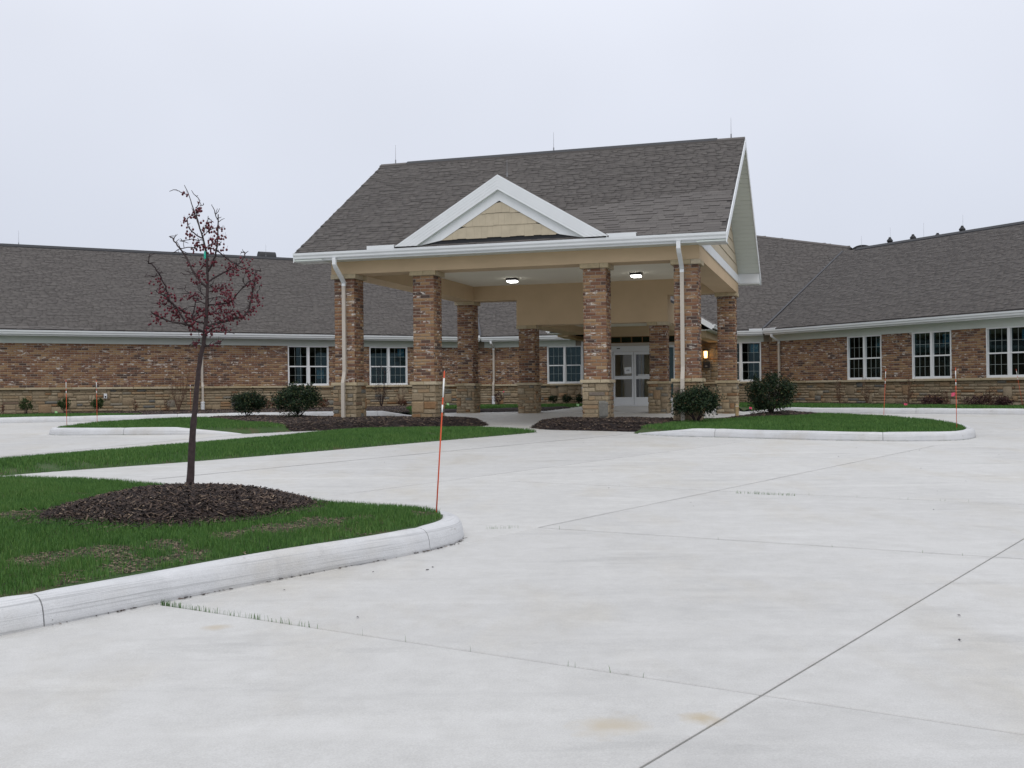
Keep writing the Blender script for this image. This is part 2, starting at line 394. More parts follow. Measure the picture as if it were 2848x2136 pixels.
def pieces(name, stuffname, xfs, units, mat, parent, nind, stuff_parent=None, mat2=None, face2=1):
    """xfs: (centre, ax, ay, az) full-size axis vectors; the nind nearest become objects sharing mesh data, the rest one mesh"""
    if not isinstance(units, list): units = [units]
    xfs = sorted(xfs, key=lambda x: np.hypot(x[0][0], x[0][1]))
    ms = [mesh_from(name, V, Fc, mat) for V, Fc in units] if nind > 0 and xfs else []
    if mat2:
        for me in ms: me.materials.append(M[mat2]); me.polygons[face2].material_index = 1
    for i, (c, ax, ay, az) in enumerate(xfs[:nind]):
        o = link(name, ms[i % len(ms)], parent)
        m = Matrix.Identity(4)
        for r in range(3): m[r][0], m[r][1], m[r][2], m[r][3] = float(ax[r]), float(ay[r]), float(az[r]), float(c[r])
        o.matrix_basis = m
    rest = xfs[nind:]
    if rest:
        C = np.array([x[0] for x in rest]); X = np.array([x[1] for x in rest]); Y = np.array([x[2] for x in rest]); Z = np.array([x[3] for x in rest])
        VV = []; FF = []; base = 0
        for ui, (V, Fc) in enumerate(units):
            idx = np.arange(ui, len(rest), len(units))
            if not len(idx): continue
            P = C[idx, None, :] + V[None, :, 0:1]*X[idx, None, :] + V[None, :, 1:2]*Y[idx, None, :] + V[None, :, 2:3]*Z[idx, None, :]
            f = np.array(Fc)[None] + (base + np.arange(len(idx))*len(V))[:, None, None]
            VV.append(P.reshape(-1, 3)); FF.append(f.reshape(-1, 4)); base += len(idx)*len(V)
        o = link(stuffname, mesh_from(stuffname, np.concatenate(VV), np.concatenate(FF), mat), stuff_parent or parent); o["kind"] = "stuff"
        if mat2:
            o.data.materials.append(M[mat2]); nf = len(units[0][1]); mi = np.zeros(len(o.data.polygons), dtype=np.int32); mi[face2::nf] = 1
            o.data.polygons.foreach_set("material_index", mi)

COURSE, BL, JT = .0807, .254, .0125
def bricks_face(p0, t, nrm, length, z0, z1, holes=(), phase=0.0, depth=.03):
    """running bond over a face: p0 = left bottom corner (3d), t along, nrm outward"""
    out_ = []; n = max(1, int(round((z1 - z0)/COURSE))); ch = (z1 - z0)/n
    for i in range(n):
        zc = z0 + (i + .5)*ch
        x = -(phase + (i % 2)*.5)*BL % BL - BL
        while x < length:
            a, b = max(0, x), min(length, x + BL); x += BL
            segs = [(a, b)]
            for (h0, h1, g0, g1) in holes:
                if g0 < zc < g1:
                    ns = []
                    for (s0, s1) in segs:
                        if s1 <= h0 or s0 >= h1: ns.append((s0, s1))
                        else:
                            if s0 < h0: ns.append((s0, h0))
                            if s1 > h1: ns.append((h1, s1))
                    segs = ns
            for (s0, s1) in segs:
                w = s1 - s0 - JT
                if w < .03: continue
                d = depth*random.uniform(.86, 1.12)
                c = p0 + t*((s0 + s1)/2) + nrm*(.0085*random.uniform(.55, 1.35) - d/2)
                c = np.array([c[0], c[1], zc])
                out_.append((c, t*w, nrm*d, ZV*(ch - JT)))
    return out_
def stones_face(p0, t, nrm, length, z0, z1, depth=.055, seed=0, cw=.11, chh=.105):
    r = random.Random(seed); nx = max(3, int(round(length/cw))); nz = max(2, int(round((z1 - z0)/chh)))
    cw = length/nx; chh = (z1 - z0)/nz; occ = [[0]*nx for _ in range(nz)]; out_ = []
    for j in range(nz):
        for i in range(nx):
            if occ[j][i]: continue
            q = r.random()
            if q < .05: w, h = r.randint(3, 4), r.randint(3, 4)
            elif q < .19: w, h = r.randint(2, 4), 2
            else: w, h = r.randint(2, 5), 1
            w = min(w, nx - i); h = min(h, nz - j)
            k = 0
            while k < w and not occ[j][i + k]: k += 1
            w = k
            for jj in range(j, j + h):
                for ii in range(i, i + w): occ[jj][ii] = 1
            d = depth; g = .014
            zc = z0 + (j + h/2)*chh; c = p0 + t*((i + w/2)*cw) + nrm*(.022*r.uniform(.5, 1.5) - d/2)
            out_.append((np.array([c[0], c[1], zc]), t*(w*cw - g), nrm*d, ZV*(h*chh - g)))
    return out_
def ledge_face(p0, t, nrm, length, z0, z1, proud, holes=(), seed=0):
    r = random.Random(seed); x = 0; out_ = []
    while x < length - 1e-6:
        l = min(r.uniform(.55, 1.0), length - x)
        if length - x - l < .25: l = length - x
        c = p0 + t*(x + l/2) + nrm*(proud/2); out_.append((np.array([c[0], c[1], (z0 + z1)/2]), t*(l - .008), nrm*proud, ZV*(z1 - z0)))
        x += l
    return out_
def inpoly(P, poly):
    poly = np.asarray(poly); x, y = P[:, 0], P[:, 1]; ins = np.zeros(len(P), bool); n = len(poly); j = n - 1
    for i in range(n):
        xi, yi = poly[i]; xj, yj = poly[j]
        c = ((yi > y) != (yj > y)) & (x < (xj - xi)*(y - yi)/((yj - yi) + 1e-12) + xi)
        ins ^= c; j = i
    return ins
def sdist(P, poly):
    poly = np.asarray(poly); d = np.full(len(P), 1e9)
    for a, b in zip(poly, np.roll(poly, -1, 0)):
        ab = b - a; t = np.clip(((P - a) @ ab)/(ab @ ab + 1e-12), 0, 1)
        d = np.minimum(d, np.linalg.norm(P - a - t[:, None]*ab, axis=1))
    return np.where(inpoly(P, poly), d, -d)
def shingles(o3, t, up, poly, parent, nind, holes=(), seed=0, expo=.143):
    """o3 origin on eave, t along eave, up = unit vector up the slope; poly in (along, up-slope) metres"""
    r = random.Random(seed); poly = np.asarray(poly, float); nrm = np.cross(t, up)
    if nrm[2] < 0: nrm = -nrm
    a0, a1 = poly[:, 0].min(), poly[:, 0].max(); b0, b1 = poly[:, 1].min(), poly[:, 1].max()
    cand = []; b = b0
    while b < b1 - .02:
        x = a0 - r.uniform(0, .3)
        while x < a1:
            w = r.choice((.14, .19, .24, .31, .36)); cand.append((x + w/2, b, w)); x += w
        b += expo
    C = np.array([(c[0], c[1] + .05) for c in cand]); keep = sdist(C, poly) > -.01
    for hpoly in holes: keep &= ~inpoly(C, hpoly)
    xf = []
    for (x, bb, w), k in zip(cand, keep):
        if not k: continue
        l, rr = max(x - w/2, a0), min(x + w/2, a1)
        th = r.choice((.0035, .004, .0045, .012, .014))
        xf.append((o3 + t*((l + rr)/2) + up*(bb + r.uniform(-.002, .002)) + nrm*.004, t*(rr - l - .004), up*(expo + .03), nrm*th))
    pieces("shingle", "shingle_field", xf, SH_U, "shingle", parent, nind, mat2="shingle_edge")

# ------------------------------------------------------------------ ground, slabs
mb = MB(); mb.add([(-900, -60, -.15), (900, -60, -.15), (900, 52, -.08), (-900, 52, -.08), (900, 2500, -.1), (-900, 2500, -.1)], [(0, 1, 2, 3), (3, 2, 4, 5)])
mb.build("ground", "far_ground", kind="structure")
mb = MB(); mb.add([(x, y, ground(0, y) - .03) for y in (-3, 36.5, 58) for x in (-45, 45)], [(0, 1, 3, 2), (2, 3, 5, 4)])
pave = mb.build("pavement", "sub_base", kind="structure")
def split(polys, p, q):
    p, q = np.asarray(p[:2]), np.asarray(q[:2]); d = q - p; n = np.array([-d[1], d[0]])/np.linalg.norm(d); res = []
    for poly in polys:
        s = [float((np.asarray(x) - p) @ n) for x in poly]
        if max(s) < .03 or min(s) > -.03: res.append(poly); continue
        for sg in (1, -1):
            o = []
            for i in range(len(poly)):
                a, b = np.asarray(poly[i]), np.asarray(poly[(i+1) % len(poly)]); sa, sb = sg*s[i], sg*s[(i+1) % len(poly)]
                if sa >= 0: o.append(a)
                if sa*sb < 0: o.append(a + (b - a)*sa/(sa - sb))
            if len(o) > 2: res.append(o)
    return res
J = {k: (G(*a)[:2], G(*b)[:2]) for k, (a, b) in dict(J1=((423, 1333.6), (1732, 1209)), J2=((974.6, 1373), (2122.8, 1221)), J3=((1498, 1467.8), (2598, 1240)),
     J4=((1776, 2136), (2848, 1497)), J5=((449, 1682), (2848, 2042)), J6=((1498, 1468), (2848, 1555.5)), J7=((1400, 1338), (2848, 1404)), J8=((0, 1271), (691.6, 1206.7))).items()}
polys = [[(-44, -2), (44, -2), (44, 57), (-44, 57)]]
for k in ("J1", "J2", "J3", "J4", "J5", "J6", "J7"): polys = split(polys, *J[k])
g1 = np.array([.6, .8]); g2 = np.array([.87, -.49])
for off in (7.4, 11.0, 15.0, 19.5, 24): polys = split(polys, J["J4"][0] + np.array([off - 3.2, 0]), J["J4"][0] + np.array([off - 3.2, 0]) + g1)
polys = split(polys, *J["J8"])
for off in (5.0, 9.6, 14.2, 18.5, 23, 28): polys = split(polys, J["J7"][0] + g1*off, J["J7"][0] + g1*off + g2)
polys = split(polys, (-40, 36.5), (40, 36.5))
polys = split(polys, J["J5"][0] - g1*4.6, J["J5"][0] - g1*4.6 + g2)
for poly in polys:
    P = np.array(poly); c = P.mean(0); n = len(P)
    if abs(0.5*np.sum(P[:, 0]*np.roll(P[:, 1], -1) - np.roll(P[:, 0], -1)*P[:, 1])) < .15: continue
    # inset by half a joint
    def inset(P, d):
        R = []
        for i in range(n):
            a, b, cc = P[i-1], P[i], P[(i+1) % n]
            e1 = (b - a)/np.linalg.norm(b - a); e2 = (cc - b)/np.linalg.norm(cc - b)
            n1 = np.array([-e1[1], e1[0]]); n2 = np.array([-e2[1], e2[0]])
            if (c - b) @ n1 < 0: n1 = -n1
            if (c - b) @ n2 < 0: n2 = -n2
            m = n1 + n2; m /= max(.4, (m @ m)/2); R.append(b + m*d)
        return np.array(R)
    I1, I2 = inset(P, .0055), inset(P, .011)
    zt = lambda Q, dz: [(x, y, ground(x, y) + dz) for x, y in Q]
    mb = MB(); mb.add(zt(I1, -.028) + zt(I1, -.004) + zt(I2, 0), [tuple(range(2*n, 3*n))] + [(i, (i+1) % n, n + (i+1) % n, n + i) for i in range(n)] + [(n + i, n + (i+1) % n, 2*n + (i+1) % n, 2*n + i) for i in range(n)])
    mb.build("concrete_slab", "concrete", pave)

plain("joint_filler", (.13, .125, .12), .9, .25, 12.0)
for key, wj in (("J1", .017), ("J8", .017), ("J3", .006), ("J2", .005), ("J6", .0055), ("J7", .005)):
    a, b = J[key]; d = (b - a)/np.linalg.norm(b - a); q = np.array([-d[1], d[0]])*wj/2; L_ = np.linalg.norm(b - a); mb = MB(); n = 14
    V = []
    for i in range(n + 1):
        p = a + d*L_*i/n + np.array([-d[1], d[0]])*.004*sin(i*2.3)
        for qq in (-q, q): x = p + qq; V.append((x[0], x[1], ground(*x) + .0035))
    mb.add(V, [(2*i, 2*i + 1, 2*i + 3, 2*i + 2) for i in range(n)]); mb.build("joint_filler", "joint_filler", pave)

# ------------------------------------------------------------------ islands: outlines
def smooth(pts, n=8, closed=False):
    P = [np.asarray(p[:2], float) for p in pts]; R = []; N = len(P)
    rng = range(N if closed else N - 1)
    for i in rng:
        if closed: p0, p1, p2, p3 = P[i-1], P[i], P[(i+1) % N], P[(i+2) % N]
        else: p0, p1, p2, p3 = P[max(i-1, 0)], P[i], P[i+1], P[min(i+2, N-1)]
        for k in range(n):
            t = k/n; R.append(.5*((2*p1) + (-p0 + p2)*t + (2*p0 - 5*p1 + 4*p2 - p3)*t*t + (-p0 + 3*p1 - 3*p2 + p3)*t**3))
    if not closed: R.append(P[-1])
    return np.array(R)
uvp = lambda a, b: U(a, b)[:2]
CURB = [(0, -.02), (.006, .03), (.013, .075), (.022, .108), (.036, .132), (.056, .150), (.080, .160), (.11, .165), (.15, .164), (.172, .158), (.186, .145), (.19, .12), (.19, -.02)]
def curb(path, inside, joints=3.0, taper0=0.0, taper1=0.0, phase=1.2):
    """path (n,2) of the outer foot; sections with open joints; taper = length over which the kerb runs out to flush"""
    root = bpy.data.objects.new("curb", None); COL.objects.link(root); root["kind"] = "structure"
    root.location = (float(path[0][0]), float(path[0][1]), ground(*path[0])); root.empty_display_size = .1
    seg = np.linalg.norm(np.diff(path, axis=0), axis=1); L = np.concatenate([[0], np.cumsum(seg)]); T = L[-1]
    def at(s):
        s = min(max(s, 0), T); i = min(np.searchsorted(L, s, 'right') - 1, len(seg) - 1); f = (s - L[i])/seg[i]
        return path[i] + (path[i+1] - path[i])*f
    cuts = [0] + list(np.arange(phase, T, joints)) + [T]
    if len(cuts) > 2 and cuts[-1] - cuts[-2] < .5: cuts.pop(-2)
    m = np.asarray(inside)
    d0 = at(T*.5 + .05) - at(T*.5 - .05); nn = np.array([-d0[1], d0[0]]); sg = 1.0 if (m - at(T*.5)) @ nn > 0 else -1.0
    for a, b in zip(cuts[:-1], cuts[1:]):
        a2, b2 = a + .004, b - .004; k = max(2, int((b2 - a2)/.12)); V = []; Fc = []; n = len(CURB)
        for i in range(k + 1):
            s = a2 + (b2 - a2)*i/k; p = at(s); d = at(s + .05) - at(s - .05); d /= np.linalg.norm(d); q = sg*np.array([-d[1], d[0]])
            hs = 1.0
            if taper0 and s < taper0: hs = max(.06, s/taper0)
            if taper1 and T - s < taper1: hs = min(hs, max(.06, (T - s)/taper1))
            wob = 1 + .02*sin(s*3.1 + 1) ; end = .012 if i in (0, k) else 0
            for (dd, h) in CURB:
                x = p + q*(dd + (end if dd < .1 else -end)*.5); V.append((x[0], x[1], ground(*x) + (h*hs*wob - end*.4 if h > 0 else h)))
        for i in range(k):
            for j in range(n): Fc.append((i*n + j, i*n + (j+1) % n, (i+1)*n + (j+1) % n, (i+1)*n + j))
        nv = len(V); V += V[:n] + V[k*n:(k + 1)*n]; Fc += [tuple(nv + j for j in range(n)), tuple(nv + n + j for j in range(n))[::-1]]
        o = link("curb_section", mesh_from("curb_section", V, Fc, "curb_concrete", True), root)
    return root
# near island (left foreground)
fdir = np.array([1.89, 2.41])/np.linalg.norm([1.89, 2.41])
near_pts = [np.array([-2.64, 5.53]) - fdir*6.5, np.array([-2.64, 5.53]) - fdir*3, (-2.64, 5.53), (-2.02, 6.35), (-1.40, 7.12), (-.78, 7.86), (-.47, 8.36), (-.40, 8.78), (-.52, 9.18), (-.86, 9.5), (-1.55, 9.92), (-2.6, 10.7), (-3.5, 11.5), (-4.5, 12.25), (-6, 12.8), (-9, 13.4), (-13, 13.8)]
near_path = smooth(near_pts, 8)
near_poly = np.vstack([near_path, [(-13, 0)]])
near_vis = np.vstack([[(-7.2, 3)], near_path[(near_path[:, 0] > -7.2) & (near_path[:, 1] > 3)], [(-7.2, 13)]])
curb(near_path, (-4, 8.5), 3.02, phase=3.72)
# left bed beside the portico
LB = [(-.84, -3.57), (-2.1, -3.97), (-3.6, -4.36), (-5.0, -4.68), (-5.55, -4.50), (-5.9, -3.9), (-6.35, -2.4), (-6.5, -.9), (-5.9, .7), (-4.5, 1.75), (-2.5, 1.7), (0, 1.35), (2.3, 1.15)]
lb_path = smooth([uvp(*q) for q in LB], 6)
curb(lb_path, uvp(-3, -1.5), 3.3, taper0=1.7, phase=2.9)
LBF = [(3.45, .9), (3.3, -.47), (2.56, -1.4), (.3, -2.0), (-.25, -2.5)]
left_bed = np.vstack([lb_path, [uvp(*q) for q in LBF]])
# right bed
RB = [(7.8, -2.24), (8.4, -2.95), (9.06, -3.36), (9.8, -3.45), (11, -3.87), (12.3, -4.18), (13.5, -4.15), (14.3, -3.65), (14.66, -2.6), (14.7, -1.0), (14.5, .6), (13.7, 2.9), (12.3, 4.6), (11.2, 5.7), (10.4, 5.9), (9.8, 4.6), (9.4, 2.6), (8.9, 1.25), (7, 1.1)]
rb_path = smooth([uvp(*q) for q in RB], 6)
curb(rb_path, uvp(11, 0), 3.3, taper0=1.9, taper1=3.0, phase=2.35)
RBF = [(5.3, .9), (4.94, -.25), (5.68, -1.1), (6.65, -1.32), (8.0, -1.72)]
right_bed = np.vstack([rb_path, [uvp(*q) for q in RBF]])
# kerbs along the wings
lw_path = smooth([(-30, 27.4), (-22, 29.9), (-15.17, 31.83), (-12.23, 32.75), (-10.02, 33.5), (-7.5, 34.15), (-5.6, 34.45), (-4.2, 34.5), (-3.2, 34.65)], 8)
curb(lw_path, (-12, 37), 3.1, taper1=1.0, phase=1.9)
rw_path = smooth([(27, 24.5), (20, 28.3), (14.76, 31.0), (12.16, 32.35), (10.2, 33.2), (9.2, 33.75), (8.4, 34.5), (7.6, 35.3)], 8)
curb(rw_path, (14, 36), 3.1, taper1=1.6, phase=1.3)

# ------------------------------------------------------------------ terrain patches
HP = []                                            # (poly, height function) for plants
def patch(name, poly, hf, mat, step, pad=.15):
    poly = np.asarray(poly); lo = poly.min(0) - pad; hi = poly.max(0) + pad
    nx = int((hi[0] - lo[0])/step) + 2; ny = int((hi[1] - lo[1])/step) + 2
    X, Y = np.meshgrid(lo[0] + np.arange(nx)*step, lo[1] + np.arange(ny)*step); P = np.stack([X.ravel(), Y.ravel()], 1)
    sd = sdist(P, poly); h = hf(P, sd); Z = ground(0, P[:, 1]) + h
    ok = (sd > -pad).reshape(ny, nx)
    q = ok[:-1, :-1] & ok[1:, :-1] & ok[:-1, 1:] & ok[1:, 1:]
    j, i = np.nonzero(q); b = j*nx + i
    Fc = np.stack([b, b + 1, b + nx + 1, b + nx], 1)
    used = np.unique(Fc); remap = np.full(nx*ny, -1); remap[used] = np.arange(len(used))
    V = np.column_stack([P, Z])[used]
    o = link(name, mesh_from(name, V, remap[Fc], mat, True)); o["kind"] = "structure"
    HP.append((poly, hf)); return o
def wave(P, s=1.0, a=1.0):
    x, y = P[:, 0]*s, P[:, 1]*s
    return a*(np.sin(1.7*x + .6) * np.cos(1.3*y + 1.1) + .6*np.sin(3.1*x - 2.3*y) + .35*np.sin(5.3*y + 4.1*x + 2))
TREE = np.array([-2.78, 9.25])
MOUND_C = np.array([-2.62, 8.58])
def mound_r(P):
    d = P - MOUND_C; e = np.array([.72, .694]); a = d @ e; b = d @ np.array([-.694, .72])
    th = np.arctan2(b, a)
    sk = np.where(a < 0, 1.08, 1.16) * (1 + .07*np.sin(3*th + 1) + .05*np.sin(7*th))
    return np.sqrt((a/sk)**2 + (b/np.where(b > 0, .84, .66))**2)
def near_h(P, sd):
    base = np.clip(sd/.16, 0, 1)*.128 + .02
    crown = .10*np.clip(sd/1.6, 0, 1)**1.0
    r = mound_r(P); m = .18*np.clip(1 - r**2, 0, 1)**.85
    return base + crown + m + wave(P, 1.3, .010)*np.clip(sd/.5, 0, 1)
patch("lawn", near_poly, near_h, "lawn_soil", .09, 0.0)
def bed_h(top):
    return lambda P, sd: np.clip(sd/.22, -1, 1)*.13 + np.clip(sd/1.2, 0, 1)*(top - .13) + wave(P, 1.1, .012)*np.clip(sd/.5, 0, 1)
patch("left_bed_lawn", left_bed, bed_h(.15), "lawn_soil", .12, .1)
patch("right_bed_lawn", right_bed, bed_h(.15), "lawn_soil", .12, .1)
strip_pts = [(-9.5, 11.6), (-6.97, 14.61), (-5.93, 15.75), (-5.03, 16.7), (-3.31, 18.84), (-1.43, 21.38), (.46, 23.96), (.30, 24.25), (-.35, 24.75), (-1.4, 25.0), (-2.9, 24.95), (-3.9, 24.6), (-4.55, 23.4), (-5.3, 21.7), (-6.1, 20.2), (-7.1, 18.4), (-7.9, 17.0), (-9.0, 15.2), (-11, 13)]
strip = smooth(strip_pts, 5, True)
patch("verge_lawn", strip, lambda P, sd: np.clip(sd/.12, -1, 1)*.03 + np.clip(sd/.9, 0, 1)*.07 + wave(P, 1.4, .010)*np.clip(sd/.3, 0, 1), "lawn_soil", .10, .1)
# beds along the building
cl = solve(nL, pL, v2, A2 @ v2 + 20.8); crn = solve(nR, pR, v2, A2 @ v2 + 20.8)
lwb = np.vstack([lw_path[::-1], [PL(-6, .1)[:2], PL(float(cl @ tL), .1)[:2], uvp(2.4, 20.8), uvp(2.4, 17.0), uvp(2.55, 13.6), uvp(1.6, 11.2), uvp(.2, 10.0), uvp(-1.2, 9.2)]])
rwb = np.vstack([rw_path[::-1], [PR(12, .1)[:2], PR(float(crn @ tR), .1)[:2], uvp(6.9, 20.8), uvp(7.2, 16.6), uvp(8.2, 12.2)]])
def side_abs(n2, p, z0, z1):
    def f(P, sd):
        dw = np.clip((p - P @ n2)/6.0, 0, 1); uu = np.clip(((P - A2) @ v2 - 6)/12, 0, 1)
        tgt = z0 + (z1 - z0)*uu + .04*dw - ground(0, P[:, 1])
        return np.minimum(tgt, .02 + np.clip(sd/.25, 0, 1)*.14) + wave(P, 1.1, .008)*np.clip(sd/.5, 0, 1)
    return f
side_l = side_abs(nL, pL, .545, .60); side_r = side_abs(nR, pR, .60, .63)
patch("left_wing_lawn", lwb, side_l, "lawn_soil", .2, 0.0)
patch("right_wing_lawn", rwb, side_r, "lawn_soil", .2, 0.0)
# mulch areas
ML = [(-5.2, 1.45), (-4.2, .3), (-2.6, -1.1), (-1.2, -2.1), (-.25, -2.58), (.3, -2.06), (2.56, -1.46), (3.36, -.47), (3.5, .9), (2.4, 1.05), (0, 1.2), (-2.5, 1.5), (-4.4, 1.6)]
mulch_l = smooth([uvp(*q) for q in ML], 5, True)
MR = [(4.9, -.3), (5.68, -1.18), (6.65, -1.40), (8.05, -1.78), (8.6, -.6), (9.5, 1.4), (10.6, 3.0), (11.6, 4.4), (11.1, 5.5), (10.4, 5.7), (9.9, 4.4), (9.5, 2.4), (8.9, 1.05), (6.8, .95), (5.4, .85)]
mulch_r = smooth([uvp(*q) for q in MR], 5, True)
def mulch_h(base_top, poly_bed):
    def f(P, sd):
        sb = sdist(P, poly_bed)
        lawn = np.clip(sb/.22, -1, 1)*.13 + np.clip(sb/1.2, 0, 1)*(.15 - .13)
        return lawn + np.clip(sd/.10, -1, 1)*.03 + np.clip(sd/1.0, 0, 1)*base_top + wave(P, 2.1, .008)
    return f
patch("mulch_bed", mulch_l, mulch_h(.06, left_bed), "mulch_soil", .10, .06)
patch("mulch_bed", mulch_r, mulch_h(.06, right_bed), "mulch_soil", .10, .06)
th_ = np.linspace(0, 2*pi, 72, endpoint=False)
def _mo(th):
    d = np.array([cos(th), sin(th)]); e = np.array([.93, .36]); f = np.array([-.36, .93])
    r = 1.0
    for _ in range(30):
        P = (MOUND_C + r*d)[None]; r /= float(mound_r(P)[0])
    return MOUND_C + r*d*.99
mound_poly = np.array([_mo(t) for t in th_])
patch("mulch_bed", mound_poly, lambda P, sd: near_h(P, sdist(P, near_poly)) + np.clip(sd/.1, -1, 1)*.018 + .006*wave(P, 3.0), "mulch_soil", .05, .05)
# mulch bands against the walls
_lc = lw_path[(lw_path[:, 0] > -11.8)]
mwl = np.array([PL(-6, -1.25)[:2], PL(3.2, -1.4)[:2], PL(5.0, -3.5)[:2], PL(6.0, -6.5)[:2]] + [q + nL*.2 for q in _lc] + [PL(15.5, -6.0)[:2], PL(17.5, -1.6)[:2], PL(float(cl @ tL) - .6, -1.2)[:2], uvp(1.7, 19.6), uvp(1.7, 20.85), PL(float(cl @ tL), .1)[:2], PL(-6, .1)[:2]])
mwr = np.array([PR(12, -1.2)[:2], PR(20, -1.3)[:2], PR(28, -1.2)[:2], PR(float(crn @ tR) - .5, -1.2)[:2], uvp(7.0, 19.7), uvp(7.0, 20.85), PR(float(crn @ tR), .1)[:2], PR(12, .1)[:2]])
for mp, bp, sh_ in ((mwl, lwb, side_l), (mwr, rwb, side_r)):
    patch("mulch_bed", mp, lambda P, sd, bp=bp, sh_=sh_: sh_(P, sdist(P, bp)) + np.clip(sd/.12, -1, 1)*.03, "mulch_soil", .15, .1)
mlk = smooth([uvp(*q) for q in [(-1.2, 9.3), (.2, 10.0), (1.6, 11.2), (2.5, 13.6), (1.9, 14.0), (.8, 12.2), (-.6, 11.0), (-2.2, 10.4)]], 4, True)
patch("mulch_bed", mlk, lambda P, sd: side_l(P, sdist(P, lwb)) + np.clip(sd/.12, -1, 1)*.03, "mulch_soil", .15, .1)
def hgt(x, y):
    h = 0.0
    for poly, hf in HP:
        P = np.array([[x, y]]); sd = sdist(P, poly)
        if sd[0] > 0: h = max(h, float(hf(P, sd)[0]))
    return ground(x, y) + h

# ------------------------------------------------------------------ scatter: grass blades, mulch chips
def in_view(P, m=.06):
    px = 1424 + F*P[:, 0]/np.maximum(P[:, 1], .1); return (px > -200) & (px < 3050) & (P[:, 1] > 1)
def sample(poly, dens, excl=(), edge=.02):
    lo = poly.min(0); hi = poly.max(0); n = int((hi - lo).prod()*dens); P = lo + RNG.random((n, 2))*(hi - lo)
    P = P[in_view(P)]; P = P[inpoly(P, poly)]
    sd = sdist(P, poly); k = sd > edge
    for e in excl: k &= sdist(P, e) < .015
    return P[k], sd[k]
def bald(P, s=1.0, off=0.0):
    n = np.sin(P[:, 0]*2.3*s + 1.3 + off)*np.sin(P[:, 1]*2.9*s + .4) + .7*np.sin(P[:, 0]*5.1*s - P[:, 1]*3.7*s + 2 + off) + .5*np.sin(P[:, 0]*11.3*s + P[:, 1]*9.1*s)
    return n
def blades(name, P, Z, hgtm, wid, mat="grass_blade", label=None):
    n = len(P); a = RNG.random(n)*2*pi; h = hgtm*(.55 + .75*RNG.random(n)); lean = .45*h*RNG.random(n); la = RNG.random(n)*2*pi
    wx = np.cos(a)*wid*.5; wy = np.sin(a)*wid*.5
    B = np.column_stack([P, Z]); V = np.empty((n, 5, 3))
    V[:, 0] = B - np.column_stack([wx, wy, np.full(n, .004)]); V[:, 1] = B + np.column_stack([wx, wy, np.full(n, -.004)])
    mid = B + np.column_stack([np.cos(la)*lean*.35, np.sin(la)*lean*.35, h*.6])
    V[:, 2] = mid + np.column_stack([wx*.7, wy*.7, 0*h]); V[:, 3] = mid - np.column_stack([wx*.7, wy*.7, 0*h])
    V[:, 4] = B + np.column_stack([np.cos(la)*lean, np.sin(la)*lean, h])
    idx = (np.arange(n)*5)[:, None]
    T = np.concatenate([idx + np.array([[0, 1, 2]]), idx + np.array([[0, 2, 3]]), idx + np.array([[3, 2, 4]])], 1).reshape(-1, 3)
    o = link(name, mesh_from(name, V.reshape(-1, 3), T, mat)); tag(o, label, "grass", kind="stuff"); return o
def chips(name, P, Z, ln, wd, mat="mulch_chip", label=None, cat="mulch", tilt=.5):
    n = len(P); a = RNG.random(n)*2*pi; l = ln*(.4 + 1.0*RNG.random(n)); w = wd*(.5 + .9*RNG.random(n)); tl = (RNG.random(n) - .4)*tilt
    d = np.column_stack([np.cos(a)*np.cos(tl), np.sin(a)*np.cos(tl), np.sin(tl)]); q = np.column_stack([-np.sin(a), np.cos(a), (RNG.random(n) - .5)*.8])
    c = np.column_stack([P, Z + .002 + .35*l*np.abs(np.sin(tl))]); nn = np.array([0, 0, 1.0]) * (w*.35)[:, None]
    V = np.empty((n, 6, 3))
    V[:, 0] = c - d*(l/2)[:, None] - q*(w/2)[:, None]; V[:, 1] = c + d*(l/2)[:, None] - q*(w/2*.6)[:, None]
    V[:, 2] = c + d*(l/2)[:, None] + q*(w/2)[:, None]; V[:, 3] = c - d*(l/2)[:, None] + q*(w/2*.7)[:, None]
    V[:, 4] = c - d*(l*.42)[:, None] + nn; V[:, 5] = c + d*(l*.38)[:, None] + nn
    idx = (np.arange(n)*6)[:, None]
    Q = np.concatenate([idx + np.array([[0, 1, 5, 4]]), idx + np.array([[4, 5, 2, 3]])], 1).reshape(-1, 4)
    o = link(name, mesh_from(name, V.reshape(-1, 3), Q, mat)); tag(o, label, cat, kind="stuff"); return o
def hz(P, poly, hf): return ground(0, P[:, 1]) + hf(P, sdist(P, poly))
# near lawn
P, sd = sample(near_vis, 9000, [mound_poly], .0); sd = sdist(P, near_poly); k = sd > .19; P, sd = P[k], sd[k]
bd = bald(P, 1.0) + np.where(sd < .42, .75, 0) + .45*np.where((P[:, 0] < -1.9) & (sd < 1.0), 1, 0) + RNG.normal(0, .22, len(P)) - .35
for (px, py, sx, sy, amp) in ((770, 1480, .30, .10, 2.2), (110, 1568, .26, .12, 1.6), (430, 1568, .40, .07, 1.8), (1195, 1432, .16, .12, 2.0), (900, 1470, .4, .06, 1.6), (200, 1620, .3, .07, 1.6), (60, 1462, .35, .12, 1.6)):
    c0 = G(px, py, .17)[:2]; dd = P - c0; a_ = dd @ fdir; b_ = dd @ np.array([-fdir[1], fdir[0]]); bd = bd + amp*np.exp(-((a_/sx)**2 + (b_/sy)**2)*.5)
keep = (bd < 1.15) | (RNG.random(len(P)) < .10); Pb = P[~keep]; P = P[keep]
dist = np.hypot(P[:, 0], P[:, 1]); k = RNG.random(len(P)) < np.clip(8.0/dist, .45, 1)
P = P[k]; blades("grass", P, hz(P, near_poly, near_h), .042, .0045, label="bright green lawn grass on the curbed island in the left foreground")
